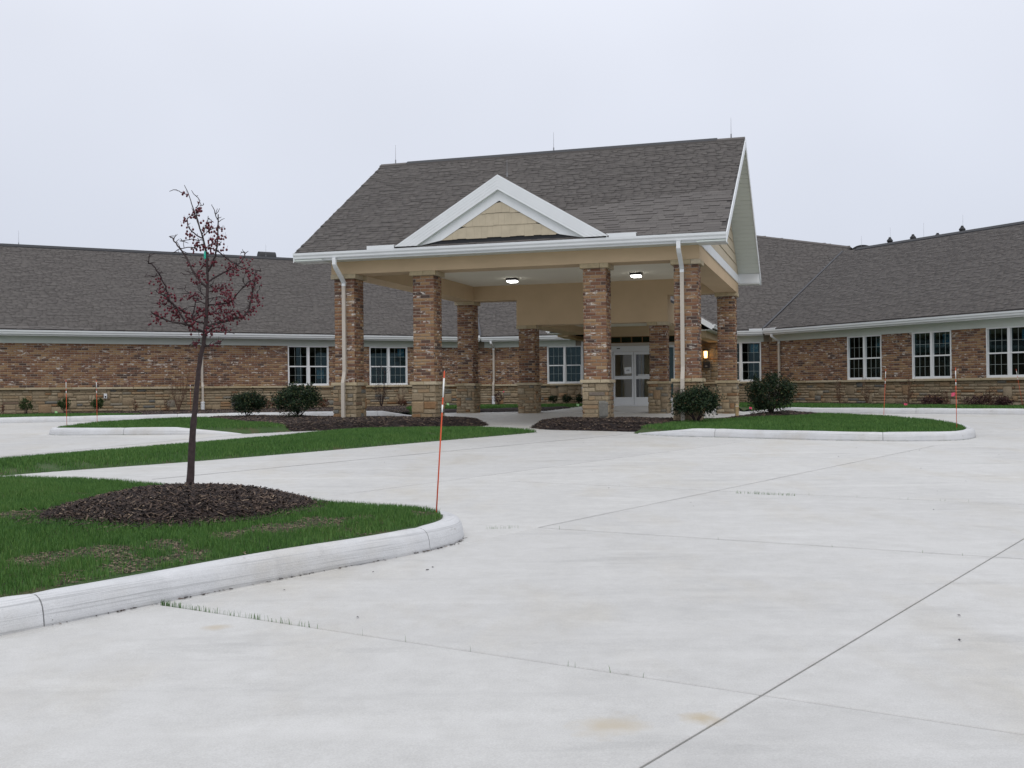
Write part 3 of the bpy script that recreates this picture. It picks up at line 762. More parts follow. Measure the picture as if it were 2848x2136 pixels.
Pd = np.concatenate([Pb[RNG.random(len(Pb)) < .30], sample(near_vis, 90, [], .0)[0]]); Pd = Pd[sdist(Pd, near_poly) > .19]
chips("dead_leaf_litter", Pd, hz(Pd, near_poly, near_h) + .004, .026, .010, "dry_bits", "brown dry litter in bare patches of the foreground lawn", "litter")
P, sd = sample(mound_poly, 5200, [], -.02)
Px = MOUND_C + (mound_poly[RNG.integers(0, len(mound_poly), 900)] - MOUND_C)*(1 + np.abs(RNG.normal(0, .10, (900, 1)))); P = np.concatenate([P, Px[sdist(Px, near_poly) > .2]])
chips("mulch", P, hz(P, near_poly, near_h) + .02, .055, .011, label="shredded dark brown mulch mounded round the young tree", tilt=.9)
P, sd = sample(strip, 2300); k = (bald(P, .8, 3) + np.where(sd < .35, .3, 0) + RNG.normal(0, .35, len(P))) < 1.5; P = P[k]
blades("grass", P, ground(0, P[:, 1]) + np.clip(sdist(P, strip)/.12, -1, 1)*.03 + np.clip(sdist(P, strip)/.9, 0, 1)*.07, .06, .009, label="green verge grass between the walk and the left drive")
for poly, ex, nm in ((left_bed, mulch_l, "green grass at the curbed left end of the portico bed"), (right_bed, mulch_r, "green grass inside the curved curb right of the portico")):
    P, sd = sample(poly, 1500, [ex], .16); P = P[in_view(P)]; blades("grass", P, hz(P, poly, bed_h(.15)), .06, .012, label=nm)
for poly, ex, sh_, nm in ((lwb, [mwl, mlk], side_l, "thin green grass strip below the left wing"), (rwb, [mwr], side_r, "thin green grass strip below the right wing")):
    P, sd = sample(poly, 500, ex, .2); P = P[in_view(P)]; blades("grass", P, hz(P, poly, sh_), .06, .018, label=nm)
for poly, bed, nm in ((mulch_l, left_bed, "dark mulch round the left front columns"), (mulch_r, right_bed, "dark mulch round the right front columns")):
    P, sd = sample(poly, 900, [], .0); chips("mulch", P, hz(P, poly, mulch_h(.06, bed)) + .005, .08, .022, label=nm)
for poly, bp, sh_, nm in ((mwl, lwb, side_l, "dark mulch along the foot of the left wing"), (mwr, rwb, side_r, "dark mulch along the foot of the right wing")):
    P, sd = sample(poly, 350, [], .0); P = P[in_view(P)]; chips("mulch", P, hz(P, bp, sh_) + .03, .09, .03, label=nm)
# weeds in the pavement joints, grit
def joint_pts(a, b, f0, f1, n, bias=1.0):
    t = f0 + (f1 - f0)*RNG.random(n)**bias; return a + (b - a)*t[:, None] + RNG.normal(0, .004, (n, 2))
P = np.concatenate([joint_pts(*J["J5"], 0.0, .26, 190, 2.0), joint_pts(*J["J5"], .1, .8, 14), joint_pts(G(1976, 1369)[:2], G(2212, 1379)[:2], .3, 1, 110, .8), joint_pts(*J["J7"], .2, 1, 10),
                    joint_pts(G(1287, 1473)[:2], G(1498, 1468)[:2], .3, .75, 22), joint_pts(*J["J6"], 0, 1, 6)])
blades("joint_weeds", P, ground(0, P[:, 1]), .030, .0028, label="sparse thin grass blades sprouting along the pavement joints")
P = np.column_stack([RNG.uniform(-3, 8, 70), RNG.uniform(3.2, 26, 70)]); k = (sdist(P, near_poly) < -.05) & (sdist(P, right_bed) < 0) & (sdist(P, strip) < 0)
P = P[k]; chips("grit", P, ground(0, P[:, 1]) + .003, .016, .010, "pebble", "tiny dark grit and bark bits scattered on the concrete", "debris")
P = near_path[(near_path[:, 0] > -3.6) & (near_path[:, 1] < 8.7)]; ti = np.clip((RNG.choice(14, 110)/14*(len(P) - 2) + RNG.normal(0, 2.2, 110)).astype(int), 0, len(P) - 2); P = P[ti] + (P[ti + 1] - P[ti])*RNG.random((110, 1)) + np.array([.010, -.008]) + RNG.normal(0, .007, (110, 2))
chips("curb_grit", P, ground(0, P[:, 1]) + .003, .022, .009, "mulch_chip", "dark bark bits collected along the foot of the near curb", "debris", .2)

# ================================================================== the building
ZL, ZH, ZE, ZR = 1.546, 3.20, 3.66, 7.69            # ledge, window head, eave, wing ridge
PITCH = (ZR - ZE)/7.8; CA = 1/sqrt(1 + PITCH**2); SA = PITCH*CA
UC = lambda a, b, z=0.0: U(a, 20.8 + b, z)
bld = thing("brick_building", PL(12, 0, ground(0, 41)), "long single-storey brick building with stone base, white windows and grey shingle roofs", "building")
sL1 = float(cl @ tL); sR1 = float(crn @ tR)
WL = [(12.75, 14.50), (16.33, 18.08)]; WR = [(28.55, 30.23), (25.45, 27.13), (22.35, 24.05)]
WC = [(-.30, 1.28), (7.30, 8.98)]
def wall_run(fr, tdir, ndir, s0, s1, wins, nb, ns, seed, base_z, stone_full=None):
    wins = sorted(wins)
    mb = MB(); x = s0
    for (a, b) in wins + [(s1, s1)]:
        mb.bx(fr, x, a, 0, .25, ZL - .02, ZH + .3); x = b
    for (a, b) in wins: mb.bx(fr, a, b, 0, .25, ZH, ZH + .3)
    core = mb.build("brick_wall", "mortar", bld)
    mb = MB(); mb.bx(fr, s0, s1, 0, .26, base_z - .4, ZL - .02); base = mb.build("stone_base", "stone_mortar", bld)
    p0 = fr(s0, 0, 0); outn = -v3(ndir)
    holes = [(a - s0, b - s0, ZL - .1, ZH + .1) for a, b in wins]
    bricks = []
    if stone_full:
        f0, f1 = stone_full
        st = stones_face(fr(f0, 0, 0), v3(tdir), outn, f1 - f0, ZL, ZH, seed=seed + 50)
        pieces("stone", "stone_field", st, STONE_U, "ledge_stone", base, 0)
        holes = holes + [(f0 - s0, f1 - s0, ZL - .1, ZH + .1)]
    bricks = bricks_face(p0, v3(tdir), outn, s1 - s0, ZL, ZH, holes)
    pieces("brick", "brick_field", bricks, BRICK_U, "brick", core, nb)
    st = stones_face(p0, v3(tdir), outn, s1 - s0, base_z - .1, ZL - .085, seed=seed)
    pieces("stone", "stone_field", st, STONE_U, "ledge_stone", base, ns)
    lg = ledge_face(p0, v3(tdir), outn, s1 - s0, ZL - .085, ZL, .10, seed=seed + 9)
    pieces("ledge_block", "ledge_field", lg, unit_chamfer((.01, .12, .12)), "limestone", base, 60)
wall_run(PL, tL, nL, -4, sL1, WL, 140, 160, 3, .50)
wall_run(PR, tR, nR, 14, sR1, WR, 160, 140, 4, .55)
ca, cb = float((cl - A2) @ u2), float((crn - A2) @ u2)
wall_run(UC, u2, v2, ca, 2.4, WC[:1], 0, 0, 5, .60)
wall_run(UC, u2, v2, 6.3, cb, WC[1:], 0, 0, 6, .60, (6.3, 7.22))

def eave(fr, s0, s1, oh=.55, ze=ZE, div=(), name=True):
    g = MB(); prof = [(0, 0), (.058, 0), (.070, .02), (.074, .055), (.102, .095), (.108, .150), (.096, .150), (.09, .135), (0, .135)]
    f0 = -(oh - .108)
    g.extr(prof, lambda t, p, q: fr(t, f0 - p, ze - .15 + q), s0, s1)
    go = g.build("gutter", "white_trim", bld)
    fa = MB(); fa.bx(fr, s0, s1, f0, f0 + .02, ze - .20, ze - .012); fa.build("fascia", "white_trim", bld)
    so = MB(); so.bx(fr, s0, s1, f0 + .02, -.034, ze - .195, ze - .180); so.build("soffit", "vinyl_soffit", bld)
    fz = MB(); fz.bx(fr, s0, s1, -.034, -.002, ZH + .004, ze - .18); fz.build("frieze_board", "vinyl_soffit", bld)
    for (a, b) in div:
        d = MB(); d.bx(fr, a, b, f0 - .11, f0 - .098, ze - .005, ze + .075); d.bx(fr, a, b, f0 - .098, f0 + .05, ze + .055, ze + .075); d.build("splash_guard", "white_trim", go)
gcL = solve(nL, pL - .55, v2, A2 @ v2 + 20.25); gcR = solve(nR, pR - .55, v2, A2 @ v2 + 20.25)
vtL = solve(nL, pL + 7.25, v2, A2 @ v2 + 28.05); vtR = solve(nR, pR + 7.25, v2, A2 @ v2 + 28.05)
gL, gR = float(gcL @ tL), float(gcR @ tR); cgL, cgR = float((gcL - A2) @ u2), float((gcR - A2) @ u2)
eave(PL, -6, gL, div=[(gL - .5, gL - .02)])
eave(PR, 12, gR, div=[(gR - .75, gR - .02)])
eave(UC, cgL, 1.0, div=[(.35, .9)]); eave(UC, 7.45, cgR, div=[(cgR - .55, cgR - .02)])
# roofs
def roofplane(o3, t, updir, poly, nind, seed):
    up = updir*CA + ZV*SA
    pts = [o3 + t*a + up*b for a, b in poly]
    mb = MB(); mb.slab(pts, .10); d = mb.build("roof", "roof_deck", bld)
    shingles(o3 + np.cross(t, up)*0, t, up, poly, d, nind, seed=seed); return d
H8 = 7.75/CA
rL = roofplane(PL(0, -.5, 3.70), v3(tL), v3(nL), [(-6, 0), (gL + .2, 0), (float(vtL @ tL) + .2, H8), (-6, H8)], 100, 1)
rR = roofplane(PR(0, -.5, 3.70), v3(tR), v3(nR), [(12, 0), (gR + .2, 0), (float(vtR @ tR) + .2, H8), (12, H8)], 200, 2)
rC = roofplane(U(0, 20.30, 3.70), u3, w3, [(cgL - .2, 0), (cgR + .2, 0), (float((vtR - A2) @ u2) + .2, H8), (12.7, 9.3), (8.23, 11.45), (4.4, 13.3), (float((vtL - A2) @ u2) - .2, H8)], 0, 3)
# rear slopes
zr = 3.70 + H8*SA; nr = -.5 + H8*CA
mb = MB(); mb.slab([PL(-6, nr, zr), PL(24, nr, zr), PL(24, nr + 7.8, 3.7), PL(-6, nr + 7.8, 3.7)], .1); mb.build("roof", "shingle", bld)
mb = MB(); mb.slab([PR(12, nr, zr), PR(37.4, nr, zr), PR(37.4, nr + 7.8, 3.7), PR(12, nr + 7.8, 3.7)], .1); mb.build("roof", "shingle", bld)
zt = 3.70 + 13.3*SA; bt = 20.3 + 13.3*CA
mb = MB(); mb.add([U(4.4, bt, zt), U(12.7, 20.3 + 9.3*CA, 3.7 + 9.3*SA), U(20, 40, 3.7), U(4.4, 50, 3.7)], [(0, 1, 2, 3)])
mb.add([U(4.4, bt, zt), U(4.4, 50, 3.7), U(-12, 40, 3.7), v3(vtL, zr)], [(0, 1, 2, 3)]); mb.build("roof", "shingle", bld)
# ridge caps, valley, hip
def ridgecap(a, b, w, h, mat="black_vent", parent=bld, nm="ridge_vent"):
    a, b = np.asarray(a), np.asarray(b); d = (b - a)/np.linalg.norm(b - a); q = np.cross(d, ZV); q /= np.linalg.norm(q)
    mb = MB(); mb.extr([(-w, -w*.42), (0, h), (w, -w*.42), (w, -w*.42 - .05), (-w, -w*.42 - .05)], lambda t, p, z: a + d*t + q*p + ZV*z, 0, np.linalg.norm(b - a)); return mb.build(nm, mat, parent)
ridgecap(PL(-6, nr, zr + .03), PL(16.5, nr, zr + .03), .16, .05, nm="ridge_vent"); ridgecap(PR(12, nr, zr + .03), PR(36.7, nr, zr + .03), .16, .05)
ridgecap(U(12.6, 20.3 + 9.25*CA, 3.75 + 9.25*SA), U(4.4, bt, zt + .04), .14, .02, "shingle", nm="hip_cap")
for (a, b) in ((v3(gcR, 3.72), v3(vtR, zr + .02)), (v3(gcL, 3.72), v3(vtL, zr + .02))):
    d = b - a; L_ = np.linalg.norm(d); d = d/L_; q = np.cross(d, ZV); q /= np.linalg.norm(q)
    mb = MB(); mb.extr([(-.045, .022), (0, .016), (.045, .022), (.045, -.02), (-.045, -.02)], lambda t, p, z: a + d*t + q*p + ZV*z, .05, L_); mb.build("valley_flashing", "flashing", bld)
def rod(base, h=.55, parent=bld):
    b = np.asarray(base); mb = MB(); mb.tube([b, b + ZV*.10], .018, 6); mb.tube([b + ZV*.10, b + ZV*h], [.006, .003], 5); return mb.build("lightning_rod", "rod_metal", parent)
def ridge_at(fr, px, n, z):
    lo, hi = -8.0, 40.0
    f = lambda s: (lambda P: 1424 + F*((P[0]/P[1])*cos(ROL) - ((P[2] - CZ)/P[1])*sin(ROL)))(fr(s, n, z)) - px
    flo = f(lo)
    for _ in range(50):
        m = (lo + hi)/2
        if (f(m) > 0) == (flo > 0): lo = m
        else: hi = m
    return (lo + hi)/2
for px in (51, 739): rod(PL(ridge_at(PL, px, nr, zr), nr, zr + .05), .62)
for px, hh in ((2396.7, .60), (2477, .75), (2570, .7), (2679, .75)): rod(PR(ridge_at(PR, px, nr + .6, zr), nr + .6, zr - .25), hh + .35)
for px, hh in ((2475.6, .42), (2540, .38), (2608.5, .26), (2677, .40)):
    s = ridge_at(PR, px, nr + .5, zr); b = PR(s, nr + .5, zr - .3)
    mb = MB(); k_ = hh + .28; mb.tube([b, b + ZV*(k_*.55), b + ZV*(k_*.62), b + ZV*(k_*.72)], [.07, .07, .09, .13], 12); mb.tube([b + ZV*(k_*.74), b + ZV*(k_*.80), b + ZV*(k_*.93), b + ZV*k_], [.14, .13, .06, .05], 12); mb.build("roof_vent", "black_vent", bld)
def drum(fr, px, n, z, half):
    s = ridge_at(fr, px, n, z); mb = MB(); N = 12
    prof = [(-.33*cos(pi*i/N)*1.0, .32*sin(pi*i/N)) for i in range(N + 1)]
    mb.extr(prof, lambda t, p, q: fr(t, n + p*.9, z + q - .06), s - half, s + half); mb.build("roof_vent", "black_vent", bld)
drum(PL, 741, nr + .4, zr + .10, .40)
b = U(12.9, 29.9, 7.75)
mb = MB(); N = 14; mb.extr([(-.62*cos(pi*i/N), .46*sin(pi*i/N)) for i in range(N + 1)], lambda t, p, q: U(13.25 + p, 29.6 + t, 7.72 + q), 0, 1.0); mb.build("roof_vent", "black_vent", bld)
# windows
def window(fr, a, b, sticker=None, nm="window"):
    mb = MB(); fw = .045; z0, z1 = ZL, ZH + .002; m = (a + b)/2
    mb.bx(fr, a, a + fw, -.025, .10, z0, z1); mb.bx(fr, b - fw, b, -.025, .10, z0, z1)
    mb.bx(fr, a + fw, b - fw, -.025, .10, z1 - fw, z1); mb.bx(fr, a + fw, b - fw, -.04, .10, z0, z0 + .055)
    mb.bx(fr, m - .05, m + .05, -.022, .10, z0 + .055, z1 - fw)
    zm = z0 + (z1 - z0)*.485
    o = None; sub = []
    for (x0, x1) in ((a + fw, m - .05), (m + .05, b - fw)):
        mb.bx(fr, x0, x1, .0, .07, zm - .022, zm + .026)                                  # meeting rail
        for (ya, yb, nn, st) in ((z0 + .055, zm - .022, .012, .030), (zm + .026, z1 - fw, .04, .012)):
            mb.bx(fr, x0, x0 + st, nn, nn + .03, ya, yb); mb.bx(fr, x1 - st, x1, nn, nn + .03, ya, yb)
            if st > .02: mb.bx(fr, x0 + st, x1 - st, nn, nn + .03, ya, ya + st)
            sub.append((x0 + st, x1 - st, ya + (st if st > .02 else 0), yb, nn))
    o = mb.build(nm, "white_vinyl", bld)
    pm = UNITPANE
    for (x0, x1, ya, yb, nn) in sub:
        gb = MB(); w = (x1 - x0)/3
        for k in (1, 2): gb.bx(fr, x0 + k*w - .0045, x0 + k*w + .0045, nn + .006, nn + .016, ya, yb)
        ym = (ya + yb)/2; gb.bx(fr, x0, x1, nn + .0065, nn + .0155, ym - .0045, ym + .0045); gb.build("muntin_grid", "muntin", o)
        for i in range(3):
            for j in range(2):
                c = fr(x0 + (i + .5)*w, nn + .022, ya + (j + .5)*(yb - ya)/2); t = (fr(1, 0, 0) - fr(0, 0, 0)); n_ = (fr(0, 1, 0) - fr(0, 0, 0))
                p = link("pane", pm, o); mm = Matrix.Identity(4)
                for r in range(3): mm[r][0], mm[r][1], mm[r][2], mm[r][3] = float(t[r]*w), float(n_[r]*.004), float(ZV[r]*(yb - ya)/2), float(c[r])
                p.matrix_basis = mm
    if sticker is not None:
        si, sx, sz, flip = sticker; x0, x1, ya, yb, nn = sub[si]; w, h = .30, .35
        cx = x0 + (x1 - x0)*sx; cz = ya + (yb - ya)*sz; n0 = nn + .031
        sb = MB(); sb.bx(fr, cx - w/2, cx + w/2, n0 - .0012, n0, cz - h/2, cz + h/2); so = sb.build("sticker", "sticker_blue", o)
        L = MB(); n1 = n0 - .0032; sgn = -1 if flip else 1
        def stroke(p, q, th=.022):
            (x_, y_), (x2_, y2_) = p, q; d = np.array([x2_ - x_, y2_ - y_]); d /= np.linalg.norm(d); e = np.array([-d[1], d[0]])*th/2
            P4 = [np.array(p) - e, np.array(q) - e, np.array(q) + e, np.array(p) + e]
            P = [fr(cx + sgn*pp[0], n1 + dn, cz + pp[1]) for dn in (0, .0016) for pp in P4]
            L.add(P, [(0, 1, 2, 3), (7, 6, 5, 4), (0, 4, 5, 1), (1, 5, 6, 2), (2, 6, 7, 3), (3, 7, 4, 0)])
        stroke((-.045, .13), (-.045, .03)); stroke((-.045, .03), (-.075, .005)); stroke((-.075, .005), (-.10, .03))          # J
        stroke((-.01, .13), (.03, .0)); stroke((.03, .0), (.06, .09)); stroke((.06, .09), (.085, .0)); stroke((.085, .0), (.125, .13))   # V / W
        stroke((-.13, -.075), (-.04, -.055), .014); stroke((-.04, -.055), (.05, -.02), .014); stroke((.05, -.02), (.14, .035), .014)      # swoosh
        stroke((-.14, -.145), (.14, -.145), .03)
        L.build("sticker_print", "sticker_ink", so)
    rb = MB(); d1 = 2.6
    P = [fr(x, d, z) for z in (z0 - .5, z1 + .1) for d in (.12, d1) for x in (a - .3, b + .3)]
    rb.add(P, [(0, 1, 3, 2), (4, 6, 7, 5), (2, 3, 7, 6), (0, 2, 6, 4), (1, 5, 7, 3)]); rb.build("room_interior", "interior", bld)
pv = MB(); pv.box((0, 0, 0), (.5, 0, 0), (0, .5, 0), (0, 0, .5)); UNITPANE = mesh_from("pane", pv.V, pv.F, "window_glass")
window(PL, *WL[0], (2, .62, .55, False)); window(PL, *WL[1], (3, .72, .72, False))
window(UC, *WC[0]); window(UC, *WC[1], (3, .70, .70, False))
for a, b in WR: window(PR, a, b, (1, .30, .68, True))
# downspouts
def bar(mb, pts, nrm, w=.085, d=.065):
    pts = [np.asarray(p, float) for p in pts]; side = np.cross(ZV, nrm); side /= np.linalg.norm(side); V = []
    n = len(pts)
    for i, p in enumerate(pts):
        t = pts[min(i+1, n-1)] - pts[max(i-1, 0)]; t /= np.linalg.norm(t); q = np.cross(side, t); q /= np.linalg.norm(q)
        V += [p + side*w/2 + q*d/2, p - side*w/2 + q*d/2, p - side*w/2 - q*d/2, p + side*w/2 - q*d/2]
    Fc = [(i*4 + j, i*4 + (j+1) % 4, i*4 + 4 + (j+1) % 4, i*4 + 4 + j) for i in range(n-1) for j in range(4)] + [(0, 1, 2, 3), tuple(4*(n-1) + j for j in (3, 2, 1, 0))]
    mb.add(V, Fc)
def u_at(fr, px, n, z, lo=-9.0, hi=40.0): return ridge_at(fr, px, n, z)
def wall_spout(fr, s, ndir, boot=True, gz=.58, bootmat="white_trim", mat="tan_metal"):
    nrm = -v3(ndir)
    mb = MB(); bar(mb, [fr(s, -.48, ZE - .17), fr(s, -.48, ZE - .27), fr(s, -.30, ZE - .38), fr(s, -.085, ZE - .46), fr(s, -.085, ZE - .56)], nrm); mb.build("downspout_elbow", "white_trim", bld)
    mb = MB(); bar(mb, [fr(s, -.086, ZE - .56), fr(s, -.086, ZL + .16), fr(s, -.105, ZL + .10), fr(s, -.165, ZL - .02), fr(s, -.165, gz + .25)], nrm, .082, .062); mb.build("downspout", mat, bld)
    if boot:
        mb = MB(); b = fr(s, -.165, gz); mb.tube([b - ZV*.1, b + ZV*.30, b + ZV*.31, b + ZV*.36], [.075, .075, .088, .085], 14); mb.build("downspout_boot", bootmat, bld)
wall_spout(PL, ridge_at(PL, 562, -.1, 2), nL)
wall_spout(UC, ridge_at(UC, 1373, -.1, 2), v2, gz=.66)
wall_spout(PR, ridge_at(PR, 2166, -.1, 2), nR, gz=.66, boot=False)
mb = MB(); bar(mb, [U(1.42, 20.3, 3.5), U(1.42, 20.3, .95)], -w3); mb.build("downspout", "white_trim", bld)
mb = MB(); b = U(1.42, 20.3, .66); mb.tube([b, b + ZV*.3], .07, 12); mb.build("downspout_boot", "white_trim", bld)
so_ = ridge_at(PL, 293, -.1, 1.2); mb = MB(); mb.bx(PL, so_ - .055, so_ + .055, -.13, -.04, 1.12, 1.30); ob = mb.build("outlet_cover", "white_trim", bld)
mb = MB(); mb.bx(PL, so_ - .03, so_ + .03, -.134, -.13, 1.14, 1.21); mb.build("outlet_socket", "dark_metal", ob)
# ------------------------------------------------------------------ entrance vestibule (part of the building)
VF = 16.6; fz = .64; ent = bld
def ub(nm, mat, a0, a1, b0, b1, z0, z1, parent=None):
    mb = MB(); mb.bx(U, a0, a1, b0, b1, z0, z1); return mb.build(nm, mat, parent or ent)
CC = 4.36
ub("vestibule_wall", "stucco", 2.40, 3.40, VF, VF + .2, fz - .2, 3.9); ub("vestibule_wall", "stucco", 6.0, 6.25, VF, VF + .2, fz - .2, 3.9)
ub("vestibule_wall", "stucco", 2.40, 2.60, VF + .2, 20.8, fz - .2, 3.9); ub("vestibule_wall", "stucco", 6.05, 6.25, VF + .2, 20.8, fz - .2, 3.9)
ub("vestibule_header", "stucco", 3.40, 6.0, VF + .005, VF + .2, 3.36, 3.9); ub("vestibule_header", "tan_metal", 3.40, 6.0, VF - .02, VF + .2, 2.985, 3.10)
tr = ub("transom_window", "wood_frame", 3.40, 6.0, VF + .03, VF + .12, 3.10, 3.128)
ub("transom_rail", "wood_frame", 3.40, 6.0, VF + .03, VF + .12, 3.335, 3.36, tr)
for i in range(7):
    x = 3.40 + i*(2.6 - .04)/6; ub("transom_bar", "wood_frame", x, x + .04, VF + .03, VF + .12, 3.128, 3.335, tr)
    if i < 6: ub("pane", "window_glass", x + .04, x + 2.56/6, VF + .07, VF + .076, 3.128, 3.335, tr)
df = ub("door_frame", "aluminium", 3.40, 3.52, VF - .04, VF + .12, fz, 2.98)
ub("operator_header", "aluminium", 3.52, 5.20, VF - .05, VF + .14, 2.76, 2.98, df); ub("door_jamb", "aluminium", 5.20, 5.32, VF - .04, VF + .12, fz, 2.98, df)
ub("motion_sensor", "dark_metal", 3.70, 3.82, VF - .075, VF - .05, 2.87, 2.905, df); ub("threshold", "aluminium", 3.52, 5.20, VF - .05, VF + .12, fz - .02, fz + .015, df)
for i, (x0, x1) in enumerate(((3.53, 4.352), (4.368, 5.19))):
    d = ub("sliding_door", "aluminium", x0, x1, VF, VF + .045, fz + .02, fz + .32)
    for (a0, a1, z0, z1) in ((x0, x0 + .075, fz + .32, 2.75), (x1 - .075, x1, fz + .32, 2.75), (x0 + .075, x1 - .075, 2.64, 2.75), (x0 + .075, x1 - .075, fz + 1.03, fz + 1.16)):
        ub("door_rail", "aluminium", a0, a1, VF, VF + .045, z0, z1, d)
    ub("pane", "door_glass", x0 + .075, x1 - .075, VF + .02, VF + .026, fz + .32, fz + 1.03, d); ub("pane", "door_glass", x0 + .075, x1 - .075, VF + .02, VF + .026, fz + 1.16, 2.64, d)
    if i == 0:
        pc = U(4.12, VF + .012, 2.02); ta = radians(4); ax = u3*cos(ta) + ZV*sin(ta); az = -u3*sin(ta) + ZV*cos(ta)
        mb = MB(); mb.box(pc, ax*.14, w3*.0008, az*.125); nt_ = mb.build("paper_notice", "paper", d)
        mb = MB(); [mb.box(pc - w3*.0018 + az*zz, ax*ww, w3*.0004, az*.005) for zz, ww in ((.02, .055), (.0, .07), (-.02, .06))]; mb.build("notice_print", "ink", d)
    else:
        ub("push_bar_label", "paper", x0 + .15, x1 - .15, VF - .002, VF + .0, fz + 1.17, fz + 1.21, d)
sl = ub("sidelight", "aluminium", 5.32, 6.0, VF - .02, VF + .10, 2.90, 2.985)
ub("sidelight_rail", "aluminium", 5.32, 6.0, VF - .02, VF + .10, fz - .02, fz + .3, sl); ub("sidelight_stile", "aluminium", 5.62, 5.69, VF - .02, VF + .10, fz + .3, 2.90, sl); ub("sidelight_stile", "aluminium", 5.93, 6.0, VF - .02, VF + .10, fz + .3, 2.90, sl)
ub("pane", "window_glass", 5.32, 5.62, VF + .03, VF + .036, fz + .3, 2.9, sl); ub("pane", "window_glass", 5.69, 5.93, VF + .03, VF + .036, fz + .3, 2.9, sl)
mb = MB(); mb.slab([U(2.3, 9.4, .53), U(6.6, 9.4, .53), U(6.9, VF + .3, fz - .015), U(2.42, VF + .3, fz - .015)], .1); mb.build('concrete_slab', 'concrete', pave)
# vestibule interior
mb = MB(); P = [U(a, b, z) for z in (fz - .01, 3.05) for b in (VF + .2, 18.1) for a in (2.61, 6.04)]
mb.add(P, [(0, 1, 3, 2), (4, 6, 7, 5), (2, 3, 7, 6), (0, 2, 6, 4), (1, 5, 7, 3)]); mb.build("vestibule_interior", "interior_beige", bld)
for x in (3.55, 4.3, 4.45, 5.2): ub("inner_door_stile", "aluminium", x, x + .07, 18.02, 18.08, fz, 2.9)
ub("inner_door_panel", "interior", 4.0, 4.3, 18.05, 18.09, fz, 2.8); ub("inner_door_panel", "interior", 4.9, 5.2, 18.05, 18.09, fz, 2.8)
# vestibule gable roof
zpk, ze2, hw = 5.70, 3.70, 3.20; b0, b1 = 15.45, 24.5; sl_ = (zpk - ze2)/hw
for sg in (-1, 1):
    mb = MB(); mb.slab([U(CC, b0, zpk), U(CC, b1, zpk), U(CC + sg*hw, b1, ze2), U(CC + sg*hw, b0, ze2)][::sg], .06); mb.build("vestibule_roof", "shingle", bld)
    mb = MB(); mb.add([U(CC, b0 - .03, zpk + .0), U(CC + sg*hw, b0 - .03, ze2 + .0), U(CC + sg*hw, b0 - .03, ze2 - .22), U(CC, b0 - .03, zpk - .24), U(CC, b0 + .0, zpk), U(CC + sg*hw, b0 + .0, ze2), U(CC + sg*hw, b0, ze2 - .22), U(CC, b0, zpk - .24)],
                      [(0, 1, 2, 3), (7, 6, 5, 4), (0, 4, 5, 1), (1, 5, 6, 2), (2, 6, 7, 3)]); mb.build("rake_board", "white_trim", bld)
    x0 = CC + sg*hw; mb = MB(); prof = [(0, 0), (.058, 0), (.07, .02), (.074, .055), (.102, .095), (.108, .15), (.09, .14), (0, .135)]
    mb.extr(prof, lambda t, p, q: U(x0 + sg*p, t, ze2 - .16 + q), b0 - .02, 20.2); mb.build("gutter", "white_trim", bld)
    ub("soffit", "vinyl_soffit", min(CC + sg*2.7, x0), max(CC + sg*2.7, x0), b0, 20.7, ze2 - .225, ze2 - .21)
    ub("side_beam", "stucco", min(CC + sg*2.5, CC + sg*2.92), max(CC + sg*2.5, CC + sg*2.92), b0 + .5, 20.72, 3.22 if sg > 0 else 3.36, ze2 - .225)
mb = MB(); mb.add([U(CC - 2.9, b0 + .5, 3.47), U(CC + 2.9, b0 + .5, 3.47), U(CC, b0 + .5, 5.4)], [(0, 1, 2)]); mb.build("gable_wall", "stucco", bld)
ub("canopy_ceiling", "ceiling_paint", CC - 2.5, CC + 2.5, PD + .33, VF, 3.72, 3.76); ub("canopy_roof", "flashing", CC - 2.5, CC + 2.5, PD + .33, b0 + .5, 4.1, 4.2)
for x in (2.17, 6.55): ub("canopy_beam", "stucco", x - .33, x + .33, PD + .333, b0 + .45, 3.44, 4.1)

